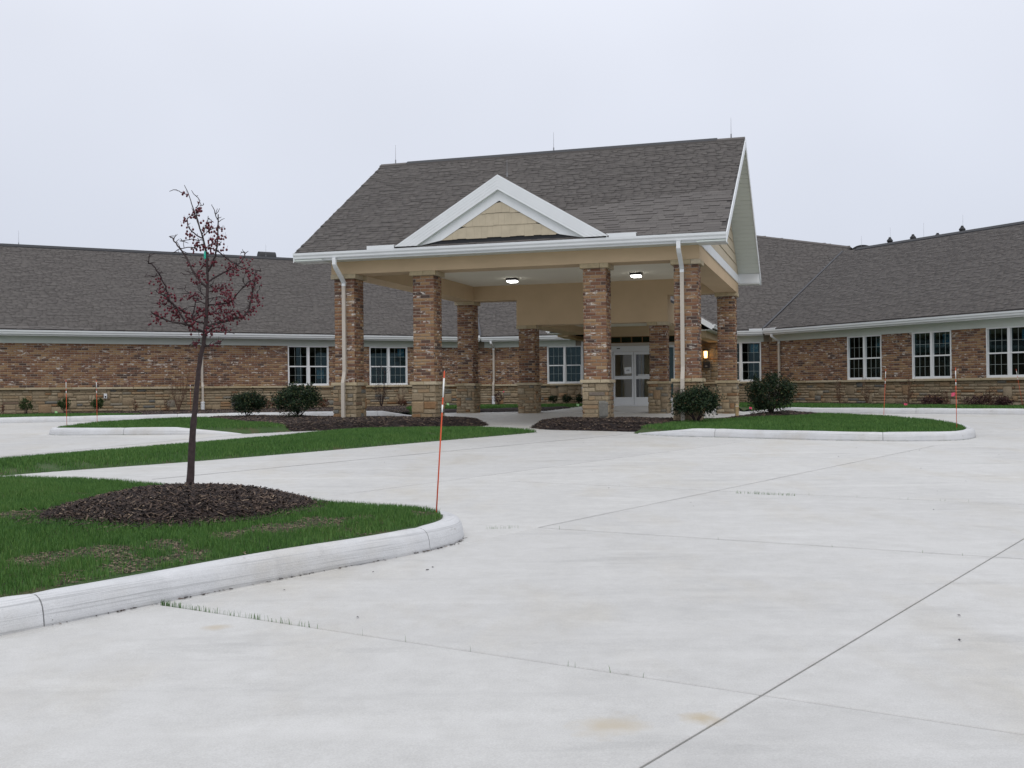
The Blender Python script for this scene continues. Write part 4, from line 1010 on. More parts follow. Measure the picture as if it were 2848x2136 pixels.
# ================================================================== the portico
por = thing("entrance_portico", U(CC, PD/2, ground(0, 31)), "gabled drive-through entrance portico on brick columns with stone bases", "portico")
ZC = 4.30
def column(a, b, ztop, nb, seed, ns):
    gz = ground(*U(a, b)[:2]) - .12
    mb = MB(); mb.bx(U, a - .272, a + .272, b - .272, b + .272, gz, ztop - .115); core = mb.build("column", "mortar", por)
    mb = MB(); mb.bx(U, a - .30, a + .30, b - .30, b + .30, gz, 1.45); mb.build("column_base", "stone_mortar", core)
    faces = [((-1, -1), u3, -w3), ((1, -1), w3, u3), ((1, 1), -u3, w3), ((-1, 1), -w3, -u3)]
    vis = []; hid = []; sv = []; sh = []; lg = []; cp = []
    for i, ((sa, sb), t, n) in enumerate(faces):
        # bricks: alternate ends so that the corners interlock
        p0 = U(a + sa*.272, b + sb*.272, 0) - t*.008
        br = bricks_face(p0, t, n, .56, 1.53, ztop - .115, phase=.5*(i % 2) + .1*seed)
        st = stones_face(U(a + sa*.30, b + sb*.30, 0) - t*.02, t, n, .64, gz + .05, 1.45, seed=seed*7 + i, cw=.08, chh=.10)
        (vis if i < 2 else hid).extend(br); (sv if i < 2 else sh).extend(st)
        for (h, z0, z1, lst) in ((.36, 1.45, 1.53, lg), (.35, ztop - .115, ztop, cp)):
            cut = random.Random(seed*5 + i).uniform(-.15, .15); x0, x1 = -h, h
            if i % 2: x0, x1 = -h + .101, h - .101
            for (s0, s1) in ((x0, cut), (cut, x1)):
                c = U(a, b, (z0 + z1)/2) + t*((s0 + s1)/2) + n*(h - .05); lst.append((c, t*(s1 - s0 - .006), n*.10, ZV*(z1 - z0)))
    hid2 = vis if nb == 0 else hid
    pieces("brick", "brick_field", vis, BRICK_U, "brick", core, nb); pieces("brick", "brick_field", hid, BRICK_U, "brick", core, 0)
    pieces("stone", "stone_field", sv, STONE_U, "ledge_stone", core, ns); pieces("stone", "stone_field", sh, STONE_U, "ledge_stone", core, 0)
    pieces("ledge_block", "ledge_field", lg, unit_chamfer((.02, .1, .1), .015, 3), "limestone", core, 8); pieces("cap_block", "cap_field", cp, unit_chamfer((.02, .1, .1), .01, 4), "limestone", core, 8)
    mb = MB(); mb.bx(U, a - .262, a + .262, b - .262, b + .262, ztop - .12, ztop - .004); mb.build("cap_core", "stone_mortar", core)
for i, (a, b) in enumerate(((0, 0), (2.17, 0), (6.55, 0), (8.72, 0))): column(a, b, ZC, 78, i + 1, 60)
for i, (a, b, zt_) in enumerate(((0, PD, ZC), (8.72, PD, ZC), (2.17, PD, 3.44), (6.55, PD, 3.44))): column(a, b, zt_, 0, i + 5, 0)
def pb(nm, mat, a0, a1, b0, b1, z0, z1, parent=None):
    mb = MB(); mb.bx(U, a0, a1, b0, b1, z0, z1); return mb.build(nm, mat, parent or por)
bm = .33
pb("beam", "stucco", -bm, PW + bm, -bm, bm, ZC, 4.80); pb("beam", "stucco", -bm, PW + bm, PD - bm, PD + bm, ZC, 4.80)
pb("beam", "stucco", -bm, bm, bm, PD - bm, ZC, 4.80); pb("beam", "stucco", PW - bm, PW + bm, bm, PD - bm, ZC, 4.80)
pb("drop_beam", "stucco", 2.17 - bm, 6.55 + bm, PD - bm - .004, PD + bm, 3.44, ZC)
pb("ceiling", "ceiling_paint", bm, PW - bm, bm, PD - bm, 4.79, 4.83)
pe, pr, oh, rise = 4.82, 8.13, .88, 0
ua, ub_ = -1.10, PW + .99; pt = (pr - pe)/(PD/2 + oh); pc_ = 1/sqrt(1 + pt*pt); ps_ = pt*pc_; SLN = (PD/2 + oh)/pc_
for sg in (0, 1):
    e = -oh if sg == 0 else PD + oh
    mb = MB(); pts = [U(ua, e, pe), U(ub_, e, pe), U(ub_, PD/2, pr), U(ua, PD/2, pr)]; mb.slab(pts if sg == 0 else pts[::-1], .07); rf = mb.build("roof", "roof_deck" if sg == 0 else "shingle", por)
    if sg == 0: rfront = rf
c_ = CC - ua
shingles(U(ua, -oh, pe), u3, w3*pc_ + ZV*ps_, [(0, 0), (ub_ - ua, 0), (ub_ - ua, SLN), (0, SLN)], rfront, 300, holes=[[(c_ - 2.25, .36), (c_ + 2.25, .36), (c_, 3.12)]], seed=9)
ridgecap(U(ua + .85, PD/2, pr + .035), U(ub_ - .75, PD/2, pr + .035), .14, .035, parent=por); ridgecap(U(ua, PD/2, pr + .03), U(ub_, PD/2, pr + .03), .15, .015, "shingle", por, "ridge_cap")
for px in (1100, 1540, 2034): rod(U(ridge_at(U, px, PD/2, pr), PD/2, pr + .05), .55, por)
# eaves
prof = [(0, 0), (.058, 0), (.070, .02), (.074, .055), (.102, .095), (.108, .150), (.096, .150), (.09, .135), (0, .135)]
for sg, e in ((-1, -oh + .07), (1, PD + oh - .07)):
    mb = MB(); mb.extr(prof if sg < 0 else prof[::-1], lambda t, p, q: U(t, e + sg*p, pe - .155 + q), ua - .02, ub_ + .0); gu = mb.build("gutter", "white_trim", por)
    pb("fascia", "white_trim", ua, ub_, min(e, e - sg*.02), max(e, e - sg*.02), pe - .205, pe - .07)
    a_, b_ = (e - sg*.02, -bm) if sg < 0 else (PD + bm, e - sg*.02)
    pb("soffit", "vinyl_soffit", ua, ub_, min(a_, b_), max(a_, b_), pe - .20, pe - .185)
    if sg < 0:
        for (x0, x1) in ((.93, 1.66), (6.98, 7.68)):
            mb = MB(); mb.bx(U, x0, x1, e - .108, e - .096, pe - .005, pe + .085); mb.bx(U, x0, x1, e - .096, e + .1, pe + .07, pe + .085); mb.build("splash_guard", "white_trim", gu)
# gable ends
for sg, ue, uw in ((1, ub_, PW + bm), (-1, ua, -bm)):
    for s2 in (0, 1):
        e = -oh if s2 == 0 else PD + oh
        # rake board and rake soffit follow the roof
        o_ = ue - sg*.02
        def quad(ua0, ua1, dz0, dz1):
            P = [U(ua0, e, pe + dz0), U(ua0, PD/2, pr + dz0), U(ua0, PD/2, pr + dz1), U(ua0, e, pe + dz1)]; Q = [U(ua1, e, pe + dz0), U(ua1, PD/2, pr + dz0), U(ua1, PD/2, pr + dz1), U(ua1, e, pe + dz1)]
            m = MB(); m.add(P + Q, [(0, 1, 2, 3), (7, 6, 5, 4), (0, 4, 5, 1), (1, 5, 6, 2), (2, 6, 7, 3), (3, 7, 4, 0)]); return m
        quad(ue + sg*.002, ue + sg*.024, -.235, -.012).build("rake_board", "white_trim", por)
        N = 34
        for k in range(N):
            f0, f1 = k/N, (k + 1)/N - .0022
            za, zb = pe + (pr - pe)*f0, pe + (pr - pe)*f1; va, vb = e + (PD/2 - e)*f0, e + (PD/2 - e)*f1
            P = [U(x, y, z + dz) for dz in (-.205, -.19) for (y, z) in ((va, za), (vb, zb)) for x in (uw, ue)]
            m = MB(); m.add(P, [(0, 2, 3, 1), (4, 5, 7, 6), (0, 1, 5, 4), (2, 6, 7, 3), (0, 4, 6, 2), (1, 3, 7, 5)]); m.build("soffit_panel", "vinyl_soffit", por)
    # gable wall, band and siding courses
    x0, x1 = (uw - .06, uw) if sg > 0 else (uw, uw + .06)
    zb = 4.62
    tri = lambda z: (z + .24 - pe)/pt - oh                       # v of roof underside at height z
    mb = MB(); T = [(-bm, zb), (PD + bm, zb), (PD + bm, pe - .22 + (oh - bm)*pt), (PD/2, pr - .22), (-bm, pe - .22 + (oh - bm)*pt)]
    P = [U(x0, y, z) for y, z in T] + [U(x1, y, z) for y, z in T]; n = 5
    mb.add(P, [tuple(range(5)), tuple(range(9, 4, -1))] + [(i, i + 5, (i+1) % 5 + 5, (i+1) % 5) for i in range(5)]); gw = mb.build("gable_wall", "shake_siding", por)
    pb("gable_band", "white_trim", *(sorted((uw, uw + sg*.03))), -bm, PD + bm, 4.62, 4.86)
    z = 4.86; 
    while z < pr - .5:
        z2 = z + .285; v0 = max(-bm, tri(z2) + .02); v1 = PD - v0
        if v1 - v0 > .2:
            P = [U(x, y, zz) for (zz, xo) in ((z, .034), (z2 - .004, .014)) for y in (v0, v1) for x in (uw, uw + sg*xo)]
            m = MB(); m.add(P, [(0, 2, 3, 1), (4, 5, 7, 6), (0, 1, 5, 4), (2, 6, 7, 3), (0, 4, 6, 2), (1, 3, 7, 5)]); m.build("siding_course", "shake_siding", gw)
        z = z2
    for v0, v1 in ((PD + bm, PD + oh - .06), (-oh + .06, -bm)):
        x0_, x1_ = sorted((uw, ue - sg*.004)); ti, to = (4.93, 4.64) if v0 > 0 else (4.615, 4.615)
        P = [U(x, y, z) for (y, zt_) in ((v0, ti), (v1, to)) for x in (x0_, x1_) for z in (4.60, zt_)]
        m = MB(); m.add(P, [(0, 1, 3, 2), (4, 6, 7, 5), (0, 4, 5, 1), (2, 3, 7, 6), (1, 5, 7, 3), (0, 2, 6, 4)]); m.build("eave_return", "white_trim", por)
# dormer
dv, zpk, hwid = -.92, 6.46, 2.68; ds = .597
for sg in (-1, 1):
    top = [U(CC, dv, zpk), U(CC + sg*hwid, dv, zpk - ds*hwid), U(CC + sg*hwid, -.86, zpk - ds*hwid), U(CC, 1.86, zpk)]
    mb = MB(); mb.slab(top[::-sg] if sg > 0 else top, .045); dr = mb.build("dormer_roof", "shingle", por)
    def rake(vf, vb, zo, th, mat, nm, hw_, drop):
        P = []
        for vv in (vf, vb):
            P += [U(CC, vv, zpk - zo), U(CC + sg*hw_, vv, zpk - zo - ds*hw_), U(CC + sg*(hw_ - drop), vv, zpk - zo - ds*hw_), U(CC, vv, zpk - zo - th)]
        m = MB(); m.add(P, [(0, 1, 2, 3), (7, 6, 5, 4), (0, 4, 5, 1), (1, 5, 6, 2), (2, 6, 7, 3), (3, 7, 4, 0)]); return m.build(nm, mat, por)
    rk = rake(dv - .03, dv, .012, .355, "white_trim", "dormer_rake_board", hwid, .58)
    for q in range(4):                                                         # ribbed face of the rake board
        zo = .05 + q*.075
        m = MB(); P = []
        for vv in (dv - .036, dv - .03):
            P += [U(CC, vv, zpk - zo), U(CC + sg*(hwid - .06 - q*.12), vv, zpk - zo - ds*(hwid - .06 - q*.12)), U(CC + sg*(hwid - .10 - q*.12), vv, zpk - zo - .012 - ds*(hwid - .10 - q*.12)), U(CC, vv, zpk - zo - .012)]
        m.add(P, [(0, 1, 2, 3), (0, 4, 5, 1), (2, 6, 7, 3)]); m.build("rake_rib", "white_trim", rk)
    m = MB(); P = [U(CC, dv, zpk - .37), U(CC + sg*2.1, dv, zpk - .37 - ds*2.1), U(CC + sg*2.1, -.80, zpk - .37 - ds*2.1), U(CC, -.80, zpk - .37)]
    m.add(P + [p + ZV*.02 for p in P], [(0, 1, 2, 3), (7, 6, 5, 4), (0, 4, 5, 1), (2, 6, 7, 3)]); m.build("dormer_soffit", "vinyl_soffit", por)
    m = MB(); P = []
    for vv in (-.842, -.80):
        P += [U(CC, vv, zpk - .30), U(CC + sg*2.25, vv, zpk - .30 - ds*2.25), U(CC + sg*1.47, vv, 4.965), U(CC, vv, 5.845)]
    m.add(P, [(0, 1, 2, 3), (7, 6, 5, 4), (0, 4, 5, 1), (1, 5, 6, 2), (2, 6, 7, 3)]); m.build("dormer_trim", "white_trim", por)
m = MB(); P = [U(CC - 2.2, -.80, 4.85), U(CC + 2.2, -.80, 4.85), U(CC, -.80, 6.2)]; m.add(P, [(0, 1, 2)]); dw = m.build("dormer_wall", "black_vent", por)
rr_ = random.Random(4); z = 4.97
while z < 5.84:
    z2 = min(z + .29, 5.86); x = -1.5
    while x < 1.5:
        w = rr_.uniform(.11, .24); l, r_ = x, x + w; x += w + .0025
        top = lambda q: min(z2, 5.845 - abs(q)*.60)
        dzb = rr_.uniform(-.012, .010)
        zb_ = z + dzb
        if top(l) < zb_ + .01 and top(r_) < zb_ + .01 : continue
        tl_, tr_ = max(top(l), zb_ + .002), max(top(r_), zb_ + .002)
        P = [U(CC + l, -.838, zb_), U(CC + r_, -.838, zb_), U(CC + r_, -.824, tr_), U(CC + l, -.824, tl_), U(CC + l, -.81, zb_), U(CC + r_, -.81, zb_), U(CC + r_, -.81, tr_), U(CC + l, -.81, tl_)]
        m = MB(); m.add(P, [(0, 1, 2, 3), (0, 4, 5, 1), (0, 3, 7, 4), (1, 5, 6, 2), (3, 2, 6, 7)]); m.build("shake", "shake_siding", dw)
    z += .29
rod(U(CC + .12, -.55, zpk + .0), .42, por)
# downspouts on the front columns
for px in (929.5, 1887):
    ug = ridge_at(U, px, -.86, 4.55)
    mb = MB(); bar(mb, [U(ug, -.86, pe - .16), U(ug, -.86, 4.50), U(ug, -.80, 4.43), U(ug, -.42, 4.16), U(ug, -.335, 4.08), U(ug, -.335, 4.0)], -w3, .092, .075); mb.build("downspout_elbow", "white_trim", por)
    mb = MB(); bar(mb, [U(ug, -.335, 4.0), U(ug, -.335, 1.80), U(ug, -.36, 1.70), U(ug, -.425, 1.52), U(ug, -.425, ground(0, 27) + .12)], -w3, .088, .072); mb.build("downspout", "tan_metal", por)

# ------------------------------------------------------------------ lamps
for i, px in enumerate(((1425, 774), (1769, 759))):
    r = ray(*px); t = (4.79 - CZ)/r[2]; c = r*t; c[2] = 4.79
    lt = thing("ceiling_light", c, "lit rectangular ceiling light under the portico, " + ("nearer the left columns" if i == 0 else "nearer the right columns"), "ceiling light", "portico ceiling lights")
    mb = MB(); mb.box(c - ZV*.03, u3*.17, w3*.17, ZV*.03); mb.box(c - ZV*.068, u3*.145, w3*.145, ZV*.008); mb.build("light_housing", "dark_metal", lt)
    mb = MB(); mb.add([c - ZV*dz + u3*sx*k + w3*sy*k for dz, k in ((.078, .14), (.115, .14), (.135, .10)) for sx, sy in ((-1, -1), (1, -1), (1, 1), (-1, 1))],
                      [(i_*4 + j, i_*4 + (j+1) % 4, i_*4 + 4 + (j+1) % 4, i_*4 + 4 + j) for i_ in (0, 1) for j in range(4)] + [(8, 9, 10, 11)]); mb.build("light_lens", "led_lens", lt)
lu = 6.70
lc = U(lu, 20.62, 2.55)
lan = thing("wall_lantern", lc, "lit black wall lantern glowing amber on the stone wall right of the entrance", "wall lamp")
mb = MB(); mb.box(lc + ZV*.345, u3*.14, w3*.14, ZV*.012); mb.box(lc + ZV*.375, u3*.09, w3*.09, ZV*.02); mb.box(lc - ZV*.01, u3*.09, w3*.09, ZV*.012); mb.box(lc + w3*.10 + ZV*.15, u3*.05, w3*.03, ZV*.12)
for sx in (-1, 1):
    for sy in (-1, 1): mb.tube([lc + u3*sx*.085 + w3*sy*.085, lc + u3*sx*.11 + w3*sy*.11 + ZV*.34], .010, 6)
mb.build("lantern_frame", "dark_metal", lan)
mb = MB(); mb.tube([lc + ZV*.01, lc + ZV*.30], [.070, .085], 12); mb.build("lantern_glass", "lamp_glass", lan)
ll = bpy.data.lights.new("lantern_bulb", 'POINT'); ll.energy = 7; ll.color = (1, .6, .25); ll.shadow_soft_size = .09
lo = bpy.data.objects.new("lantern_bulb", ll); COL.objects.link(lo); lo.parent = lan; lo.matrix_parent_inverse = Matrix.Translation(-Vector(lan.location)); lo.location = [float(x) for x in (lc + ZV*.18 - w3*.16)]
mbx = thing("letter_box", U(lu + .03, 20.66, 2.12), "small black box fixed below the amber wall lantern", "letter box")
mb = MB(); mb.box(U(lu + .03, 20.68, 2.27), u3*.14, w3*.07, ZV*.14); mb.build("box_body", "dark_metal", mbx)
mb = MB(); mb.box(U(lu + .03, 20.60, 2.36), u3*.145, w3*.012, ZV*.05); mb.build("box_lid", "black_vent", mbx)
mb = MB(); mb.box(U(lu + .02, 20.605, 2.22), u3*.045, w3*.006, ZV*.008); mb.build("box_plate", "white_reflector", mbx)

# ================================================================== vegetation
def sph(mb, c, r, seg=6, rings=4, sq=(1, 1, 1)):
    V = [np.array([0, 0, -1.0])]; Fc = []
    for i in range(1, rings):
        ph = -pi/2 + pi*i/rings
        V += [np.array([cos(ph)*cos(2*pi*j/seg), cos(ph)*sin(2*pi*j/seg), sin(ph)]) for j in range(seg)]
    V.append(np.array([0, 0, 1.0])); n = len(V)
    Fc += [(0, 1 + (j+1) % seg, 1 + j) for j in range(seg)]
    for i in range(rings - 2):
        for j in range(seg): Fc.append((1 + i*seg + j, 1 + i*seg + (j+1) % seg, 1 + (i+1)*seg + (j+1) % seg, 1 + (i+1)*seg + j))
    b = 1 + (rings - 2)*seg; Fc += [(n - 1, b + j, b + (j+1) % seg) for j in range(seg)]
    mb.add([np.asarray(c) + v*r*np.array(sq) for v in V], Fc)
# ---- the young crab apple in the foreground
TD = TREE[1]
tbase = np.array([TREE[0], TREE[1], hgt(*TREE)])
tree = thing("crab_apple_tree", tbase, "slender young bare tree hung with dark red berries on the mulch mound", "tree")
r0 = np.random.default_rng(5)
def CP(cx, cy, dd=0.0): return AT(380 + cx/3.2525, 490 + cy/3.2525, TD + dd)
tr_src = [(528.5, 1362, 29), (529, 1340, 22.5), (533, 1265, 19.5), (537, 1193, 17.0), (543, 1131, 15.0), (553, 1029, 13.0), (560, 985, 12.2), (567.6, 947, 11.4), (571.7, 906, 10.5), (576, 824, 8.6), (577, 762, 7.4), (573.5, 705, 6.2)]
tp = [AT(x, y, TD) for x, y, w in tr_src]; tw = [w/F*TD/2 for *_, w in tr_src]
lead = [(600, 560, 4.6), (562, 440, 4.0), (535, 360, 3.5), (515, 300, 3.0), (490, 220, 2.5), (465, 150, 2.1), (430, 80, 1.6)]
tp += [CP(x, y) for x, y, w in lead]; tw += [w/F*TD/2 for *_, w in lead]
def dens(pts, k=3):
    P = [np.asarray(p) for p in pts]; R = []
    for i in range(len(P) - 1):
        p0, p1, p2, p3 = P[max(i-1, 0)], P[i], P[i+1], P[min(i+2, len(P)-1)]
        for q in range(k):
            t = q/k; R.append(.5*((2*p1) + (-p0 + p2)*t + (2*p0 - 5*p1 + 4*p2 - p3)*t*t + (-p0 + 3*p1 - 3*p2 + p3)*t**3))
    R.append(P[-1]); return R
mb = MB(); P = dens(tp, 3); Wd = np.interp(np.linspace(0, len(tw) - 1, len(P)), range(len(tw)), tw)
mb.tube([p + np.array([r0.normal(0, .0012), r0.normal(0, .0012), 0]) for p in P], [w*(1 + .06*r0.normal()) for w in Wd], 10)
mb.tube([AT(528.3, 1368, TD), AT(528.6, 1350, TD), AT(529, 1341, TD)], [.052, .044, .034], 10)
mb.build("trunk", "bark", tree, True)
BR = [([(615, 1410), (540, 1385), (450, 1345), (300, 1310), (200, 1275), (135, 1232)], 6.0, -.30), ([(455, 1345), (380, 1220), (290, 1120), (240, 1075), (180, 1040)], 4.5, -.20, -.10), ([(605, 1330), (530, 1310), (490, 1300), (440, 1335)], 4.5, .1),
      ([(495, 1300), (520, 1200), (550, 1100)], 4.2, .15, .06), ([(345, 1185), (290, 1100), (240, 960), (195, 880), (140, 800), (105, 790), (118, 705)], 4.0, -.35, -.16), ([(192, 893), (130, 905), (75, 910)], 2.2, -.35, -.28),
      ([(632, 1005), (540, 910), (470, 770), (390, 650), (340, 580), (300, 545)], 5.5, .30), ([(630, 1112), (590, 1050), (540, 975)], 2.3, .2), ([(615, 1155), (540, 1110), (480, 1060), (420, 1020)], 3.0, .25),
      ([(635, 1362), (760, 1325), (880, 1290), (960, 1270), (1000, 1230), (1030, 1150), (1055, 1020), (1070, 920), (1085, 860), (1125, 858)], 7.0, .25), ([(650, 1165), (760, 1155), (850, 1135), (920, 1050), (980, 985), (1060, 930)], 4.0, -.30),
      ([(650, 950), (730, 905), (800, 870), (900, 815), (960, 755), (985, 700), (945, 685)], 4.5, .35), ([(648, 860), (700, 750), (725, 640), (735, 500), (738, 345)], 5.2, -.20), ([(728, 392), (710, 340), (693, 285)], 2.2, -.25, -.18),
      ([(730, 670), (820, 750), (910, 805), (1000, 850), (1070, 890)], 3.0, .1, -.10), ([(590, 560), (500, 500), (455, 410), (500, 350), (520, 320)], 3.2, .2), ([(602, 580), (500, 575), (390, 585)], 2.4, -.2), ([(607, 615), (520, 640), (400, 660), (325, 695)], 2.6, .2),
      ([(625, 1430), (700, 1370), (780, 1375), (870, 1420)], 3.0, -.3), ([(605, 1545), (680, 1520), (765, 1510)], 2.6, -.2), ([(605, 1515), (540, 1505), (480, 1525)], 2.6, .2), ([(560, 430), (545, 300), (570, 220), (540, 180)], 2.4, .12), ([(570, 262), (606, 258)], 1.5, .14, .1),
      ([(457, 162), (410, 150), (365, 125)], 2.0, -.1), ([(597, 520), (640, 400), (655, 385)], 2.0, -.12), ([(645, 1050), (700, 1030), (740, 1020), (790, 1000)], 2.6, .2), ([(645, 1110), (720, 1090), (800, 1105)], 2.2, -.2), ([(600, 545), (680, 475), (730, 470)], 2.0, -.1),
      ([(636, 1270), (690, 1230), (790, 1235), (880, 1225)], 2.4, .3), ([(880, 1255), (960, 1215), (1010, 1190)], 2.2, .2), ([(480, 1250), (400, 1215), (330, 1190), (210, 1150)], 2.2, -.1), ([(640, 880), (570, 880), (430, 890)], 2.0, -.2), ([(500, 1280), (560, 1225), (605, 1190)], 2.0, .2),
      ([(980, 985), (960, 940)], 1.6, -.28, -.25), ([(1085, 1060), (1110, 1005)], 1.6, .2, .2), ([(640, 770), (560, 855)], 1.6, .1), ([(640, 640), (700, 610), (760, 620)], 2.0, -.1), ([(655, 1180), (650, 1000), (680, 1010)], 1.6, .1)]
allp = []
for b in BR:
    pts, w, de = b[0], b[1], b[2]; d0 = b[3] if len(b) > 3 else 0.0
    n = len(pts); Q = [CP(x, y, d0 + (de - d0)*i/(n - 1)) for i, (x, y) in enumerate(pts)]; Q = dens(Q, 4)
    Q = [q + r0.normal(0, .003, 3) if 0 < i < len(Q) - 1 else q for i, q in enumerate(Q)]
    wr = np.linspace(w*1.25, max(1.9, w*.55), len(Q))/F*TD/2
    mb = MB(); mb.tube(Q, list(wr), 7)
    for i in range(2, len(Q)):                                                  # spurs and short twigs
        if r0.random() < .55:
            d = r0.normal(0, 1, 3)*np.array([1, .8, .7]) + np.array([0, 0, .5]); d /= np.linalg.norm(d); L_ = r0.uniform(.015, .075)
            mb.tube([Q[i], Q[i] + d*L_*.5 + r0.normal(0, .004, 3), Q[i] + d*L_], [.0036, .003, .002], 4)
    mb.build("branch", "twig" if w < 5 else "bark", tree, True); allp += Q
allp = np.array(allp)
CL = [(650, 480, 15), (740, 620, 20), (545, 300, 6), (420, 385, 6), (510, 345, 6), (460, 540, 4), (445, 480, 2), (430, 185, 2), (610, 790, 9), (700, 790, 5), (440, 810, 4), (830, 850, 15), (870, 895, 4), (985, 760, 5), (985, 870, 5), (930, 845, 3), (855, 800, 3), (1070, 930, 14), (980, 965, 9), (600, 915, 11),
      (530, 955, 6), (755, 1000, 18), (320, 1090, 20), (265, 985, 7), (480, 1080, 9), (820, 1115, 15), (890, 1090, 8), (885, 1160, 5), (760, 1190, 9), (1070, 1100, 9), (1010, 1080, 6), (1035, 1190, 5), (400, 1250, 18), (270, 1300, 15), (560, 1240, 13), (720, 1265, 24), (840, 1270, 13), (925, 1270, 11), (520, 1350, 11),
      (690, 1385, 5), (800, 1400, 6), (865, 1420, 5), (645, 1440, 5), (500, 1510, 6), (740, 1515, 5), (460, 1290, 8), (360, 1275, 6), (780, 560, 3), (545, 600, 5), (510, 655, 4), (580, 650, 4), (650, 645, 5), (400, 1100, 5), (690, 1020, 5), (250, 1165, 4), (760, 480, 4), (870, 1235, 5), (1015, 1240, 4), (620, 1225, 7), (340, 1200, 5)]
mbb = MB(); mbs = MB()
for (cx, cy, n) in CL:
    c0 = CP(cx, cy); near = allp[np.argmin(np.linalg.norm((allp - c0)*np.array([1, .35, 1]), axis=1))]; c0 = c0 + (near - c0)*np.array([.2, 1, .2])
    for _ in range(int(n*2.1)):
        sp = .013 + .0017*n
        c = c0 + r0.normal(0, 1, 3)*np.array([sp, sp*1.2, sp*.8]); r = r0.uniform(.0075, .0112)
        sph(mbb, c, r, 6, 5, (1, 1, 1.12)); top = c + np.array([r0.normal(0, .006), r0.normal(0, .006), r0.uniform(.018, .04)]); mbs.tube([c + ZV*r*.8, top], [.0009, .0009], 3, False)
bo = mbb.build("berries", "berry", tree, True, kind="stuff"); mbs.build("berry_stalks", "twig", tree, kind="stuff")
mb = MB(); tg = CP(622, 715); mb.tube([tg - ZV*.03, tg, tg + ZV*.035], [.012, .014, .010], 8); mb.build("tree_tag", "tree_tag", tree)
# ---- bushes
def bush(name, base, w, h, label, cat, leafmat, nleaf, leaf, stem_h=.18, group=None, sprigs=0, seed=1, depth=None, twigmat="twig", flat=False, nst=7):
    r = np.random.default_rng(seed); base = np.asarray(base); t = thing(name, base, label, cat, group); dpt = depth or w*.9
    mb = MB(); ends = []
    for k in range(nst):
        a = 2*pi*k/nst + r.uniform(-.3, .3); e = base + np.array([cos(a)*w*.34*r.uniform(.5, 1), sin(a)*dpt*.34*r.uniform(.5, 1), h*r.uniform(.5, .8)])
        m = base*.45 + e*.55 + np.array([0, 0, -h*.10]); mb.tube([base - ZV*.05, base + (m - base)*.5 + r.normal(0, .01, 3), m, e], [.018*h/.8, .014*h/.8, .010*h/.8, .004], 6)
    mb.build("stems", twigmat, t, True)
    # lumpy crown: clumps spread over an ellipsoid shell and inside
    nc = 46; C = []
    while len(C) < nc:
        d = r.normal(0, 1, 3); d /= np.linalg.norm(d); rad = r.uniform(.45, .98)**.6
        p = base + np.array([d[0]*w*.5*rad, d[1]*dpt*.5*rad, stem_h + (h - stem_h)*(.5 + .5*d[2]*rad)])
        low = (p[2] - base[2] - stem_h)/(h - stem_h)
        if low < .30 and np.hypot((p[0]-base[0])/(w*.5), (p[1]-base[1])/(dpt*.5)) < .25 and not flat: continue
        C.append((p, r.uniform(.09, .16)*w))
    for _ in range(sprigs):
        p = base + np.array([r.uniform(-.35, .35)*w, r.uniform(-.3, .3)*dpt, h*r.uniform(1.0, 1.12)]); C.append((p, .045*w)); C.append((p - ZV*.06, .05*w)); C.append((p - ZV*.13, .07*w))
    wt = np.array([c[1]**2 for c in C]); wt /= wt.sum(); idx = r.choice(len(C), nleaf, p=wt)
    ctr = np.array([C[i][0] for i in idx]) + r.normal(0, 1, (nleaf, 3))*np.array([C[i][1] for i in idx])[:, None]*.62
    ctr[:, 2] = np.maximum(ctr[:, 2], base[2] + .02)
    dd = r.normal(0, 1, (nleaf, 3)) + np.array([0, 0, .35]); dd /= np.linalg.norm(dd, axis=1)[:, None]; q = np.cross(dd, r.normal(0, 1, (nleaf, 3))); q /= np.linalg.norm(q, axis=1)[:, None]
    ln = leaf*(.6 + .8*r.random(nleaf))[:, None]; nn = np.cross(dd, q)
    V = np.stack([ctr - dd*ln*.5, ctr + q*ln*.25 + nn*ln*.06, ctr + dd*ln*.5, ctr - q*ln*.25 + nn*ln*.06], 1).reshape(-1, 3)
    o = link("foliage", mesh_from("foliage", V, np.arange(nleaf*4).reshape(-1, 4), leafmat), t)
    return t
def ongr(px, py, h0=.2):
    p = G(px, py, h0); p[2] = hgt(p[0], p[1]); return p
def on_uv(px, py, vv):
    r = ray(px, py); t = (vv + A2 @ v2)/(r[:2] @ v2); p = r*t; p[2] = hgt(p[0], p[1]); return p
b1 = on_uv(688.6, 1158, .6); b2 = on_uv(828, 1166, -.2); b3 = on_uv(1935, 1161.5, -.62); b4 = on_uv(2145, 1146, 3.6)
bush("holly_bush", b1, .93*99/F*b1[1],.93*66/F*b1[1], "low rounded dark green bush, leftmost of the portico bed", "bush", "holly_leaf", 5200, .055, .16, "dark bushes beside the portico", 1, 11)
bush("holly_bush", b2, .93*122/F*b2[1],.93*88/F*b2[1], "large dark green bush with tall sprigs left of the corner column", "bush", "holly_leaf", 7500, .055, .10, "dark bushes beside the portico", 6, 12)
bush("holly_bush", b3, .93*128/F*b3[1],.93*96/F*b3[1], "dark green bush in front of the right corner column and its downspout", "bush", "holly_leaf", 7500, .050, .17, "dark bushes beside the portico", 3, 13)
bush("holly_bush", b4, .93*134/F*b4[1],.93*108/F*b4[1], "tall dark green bush at the right end of the mulch bed", "bush", "holly_leaf", 8000, .055, .12, "dark bushes beside the portico", 5, 14)
def at_wall(n2, p, px, off):
    r = ray(px, 1120); t = (p + off)/(r[:2] @ n2); q = r*t; q[2] = hgt(q[0], q[1]); return q
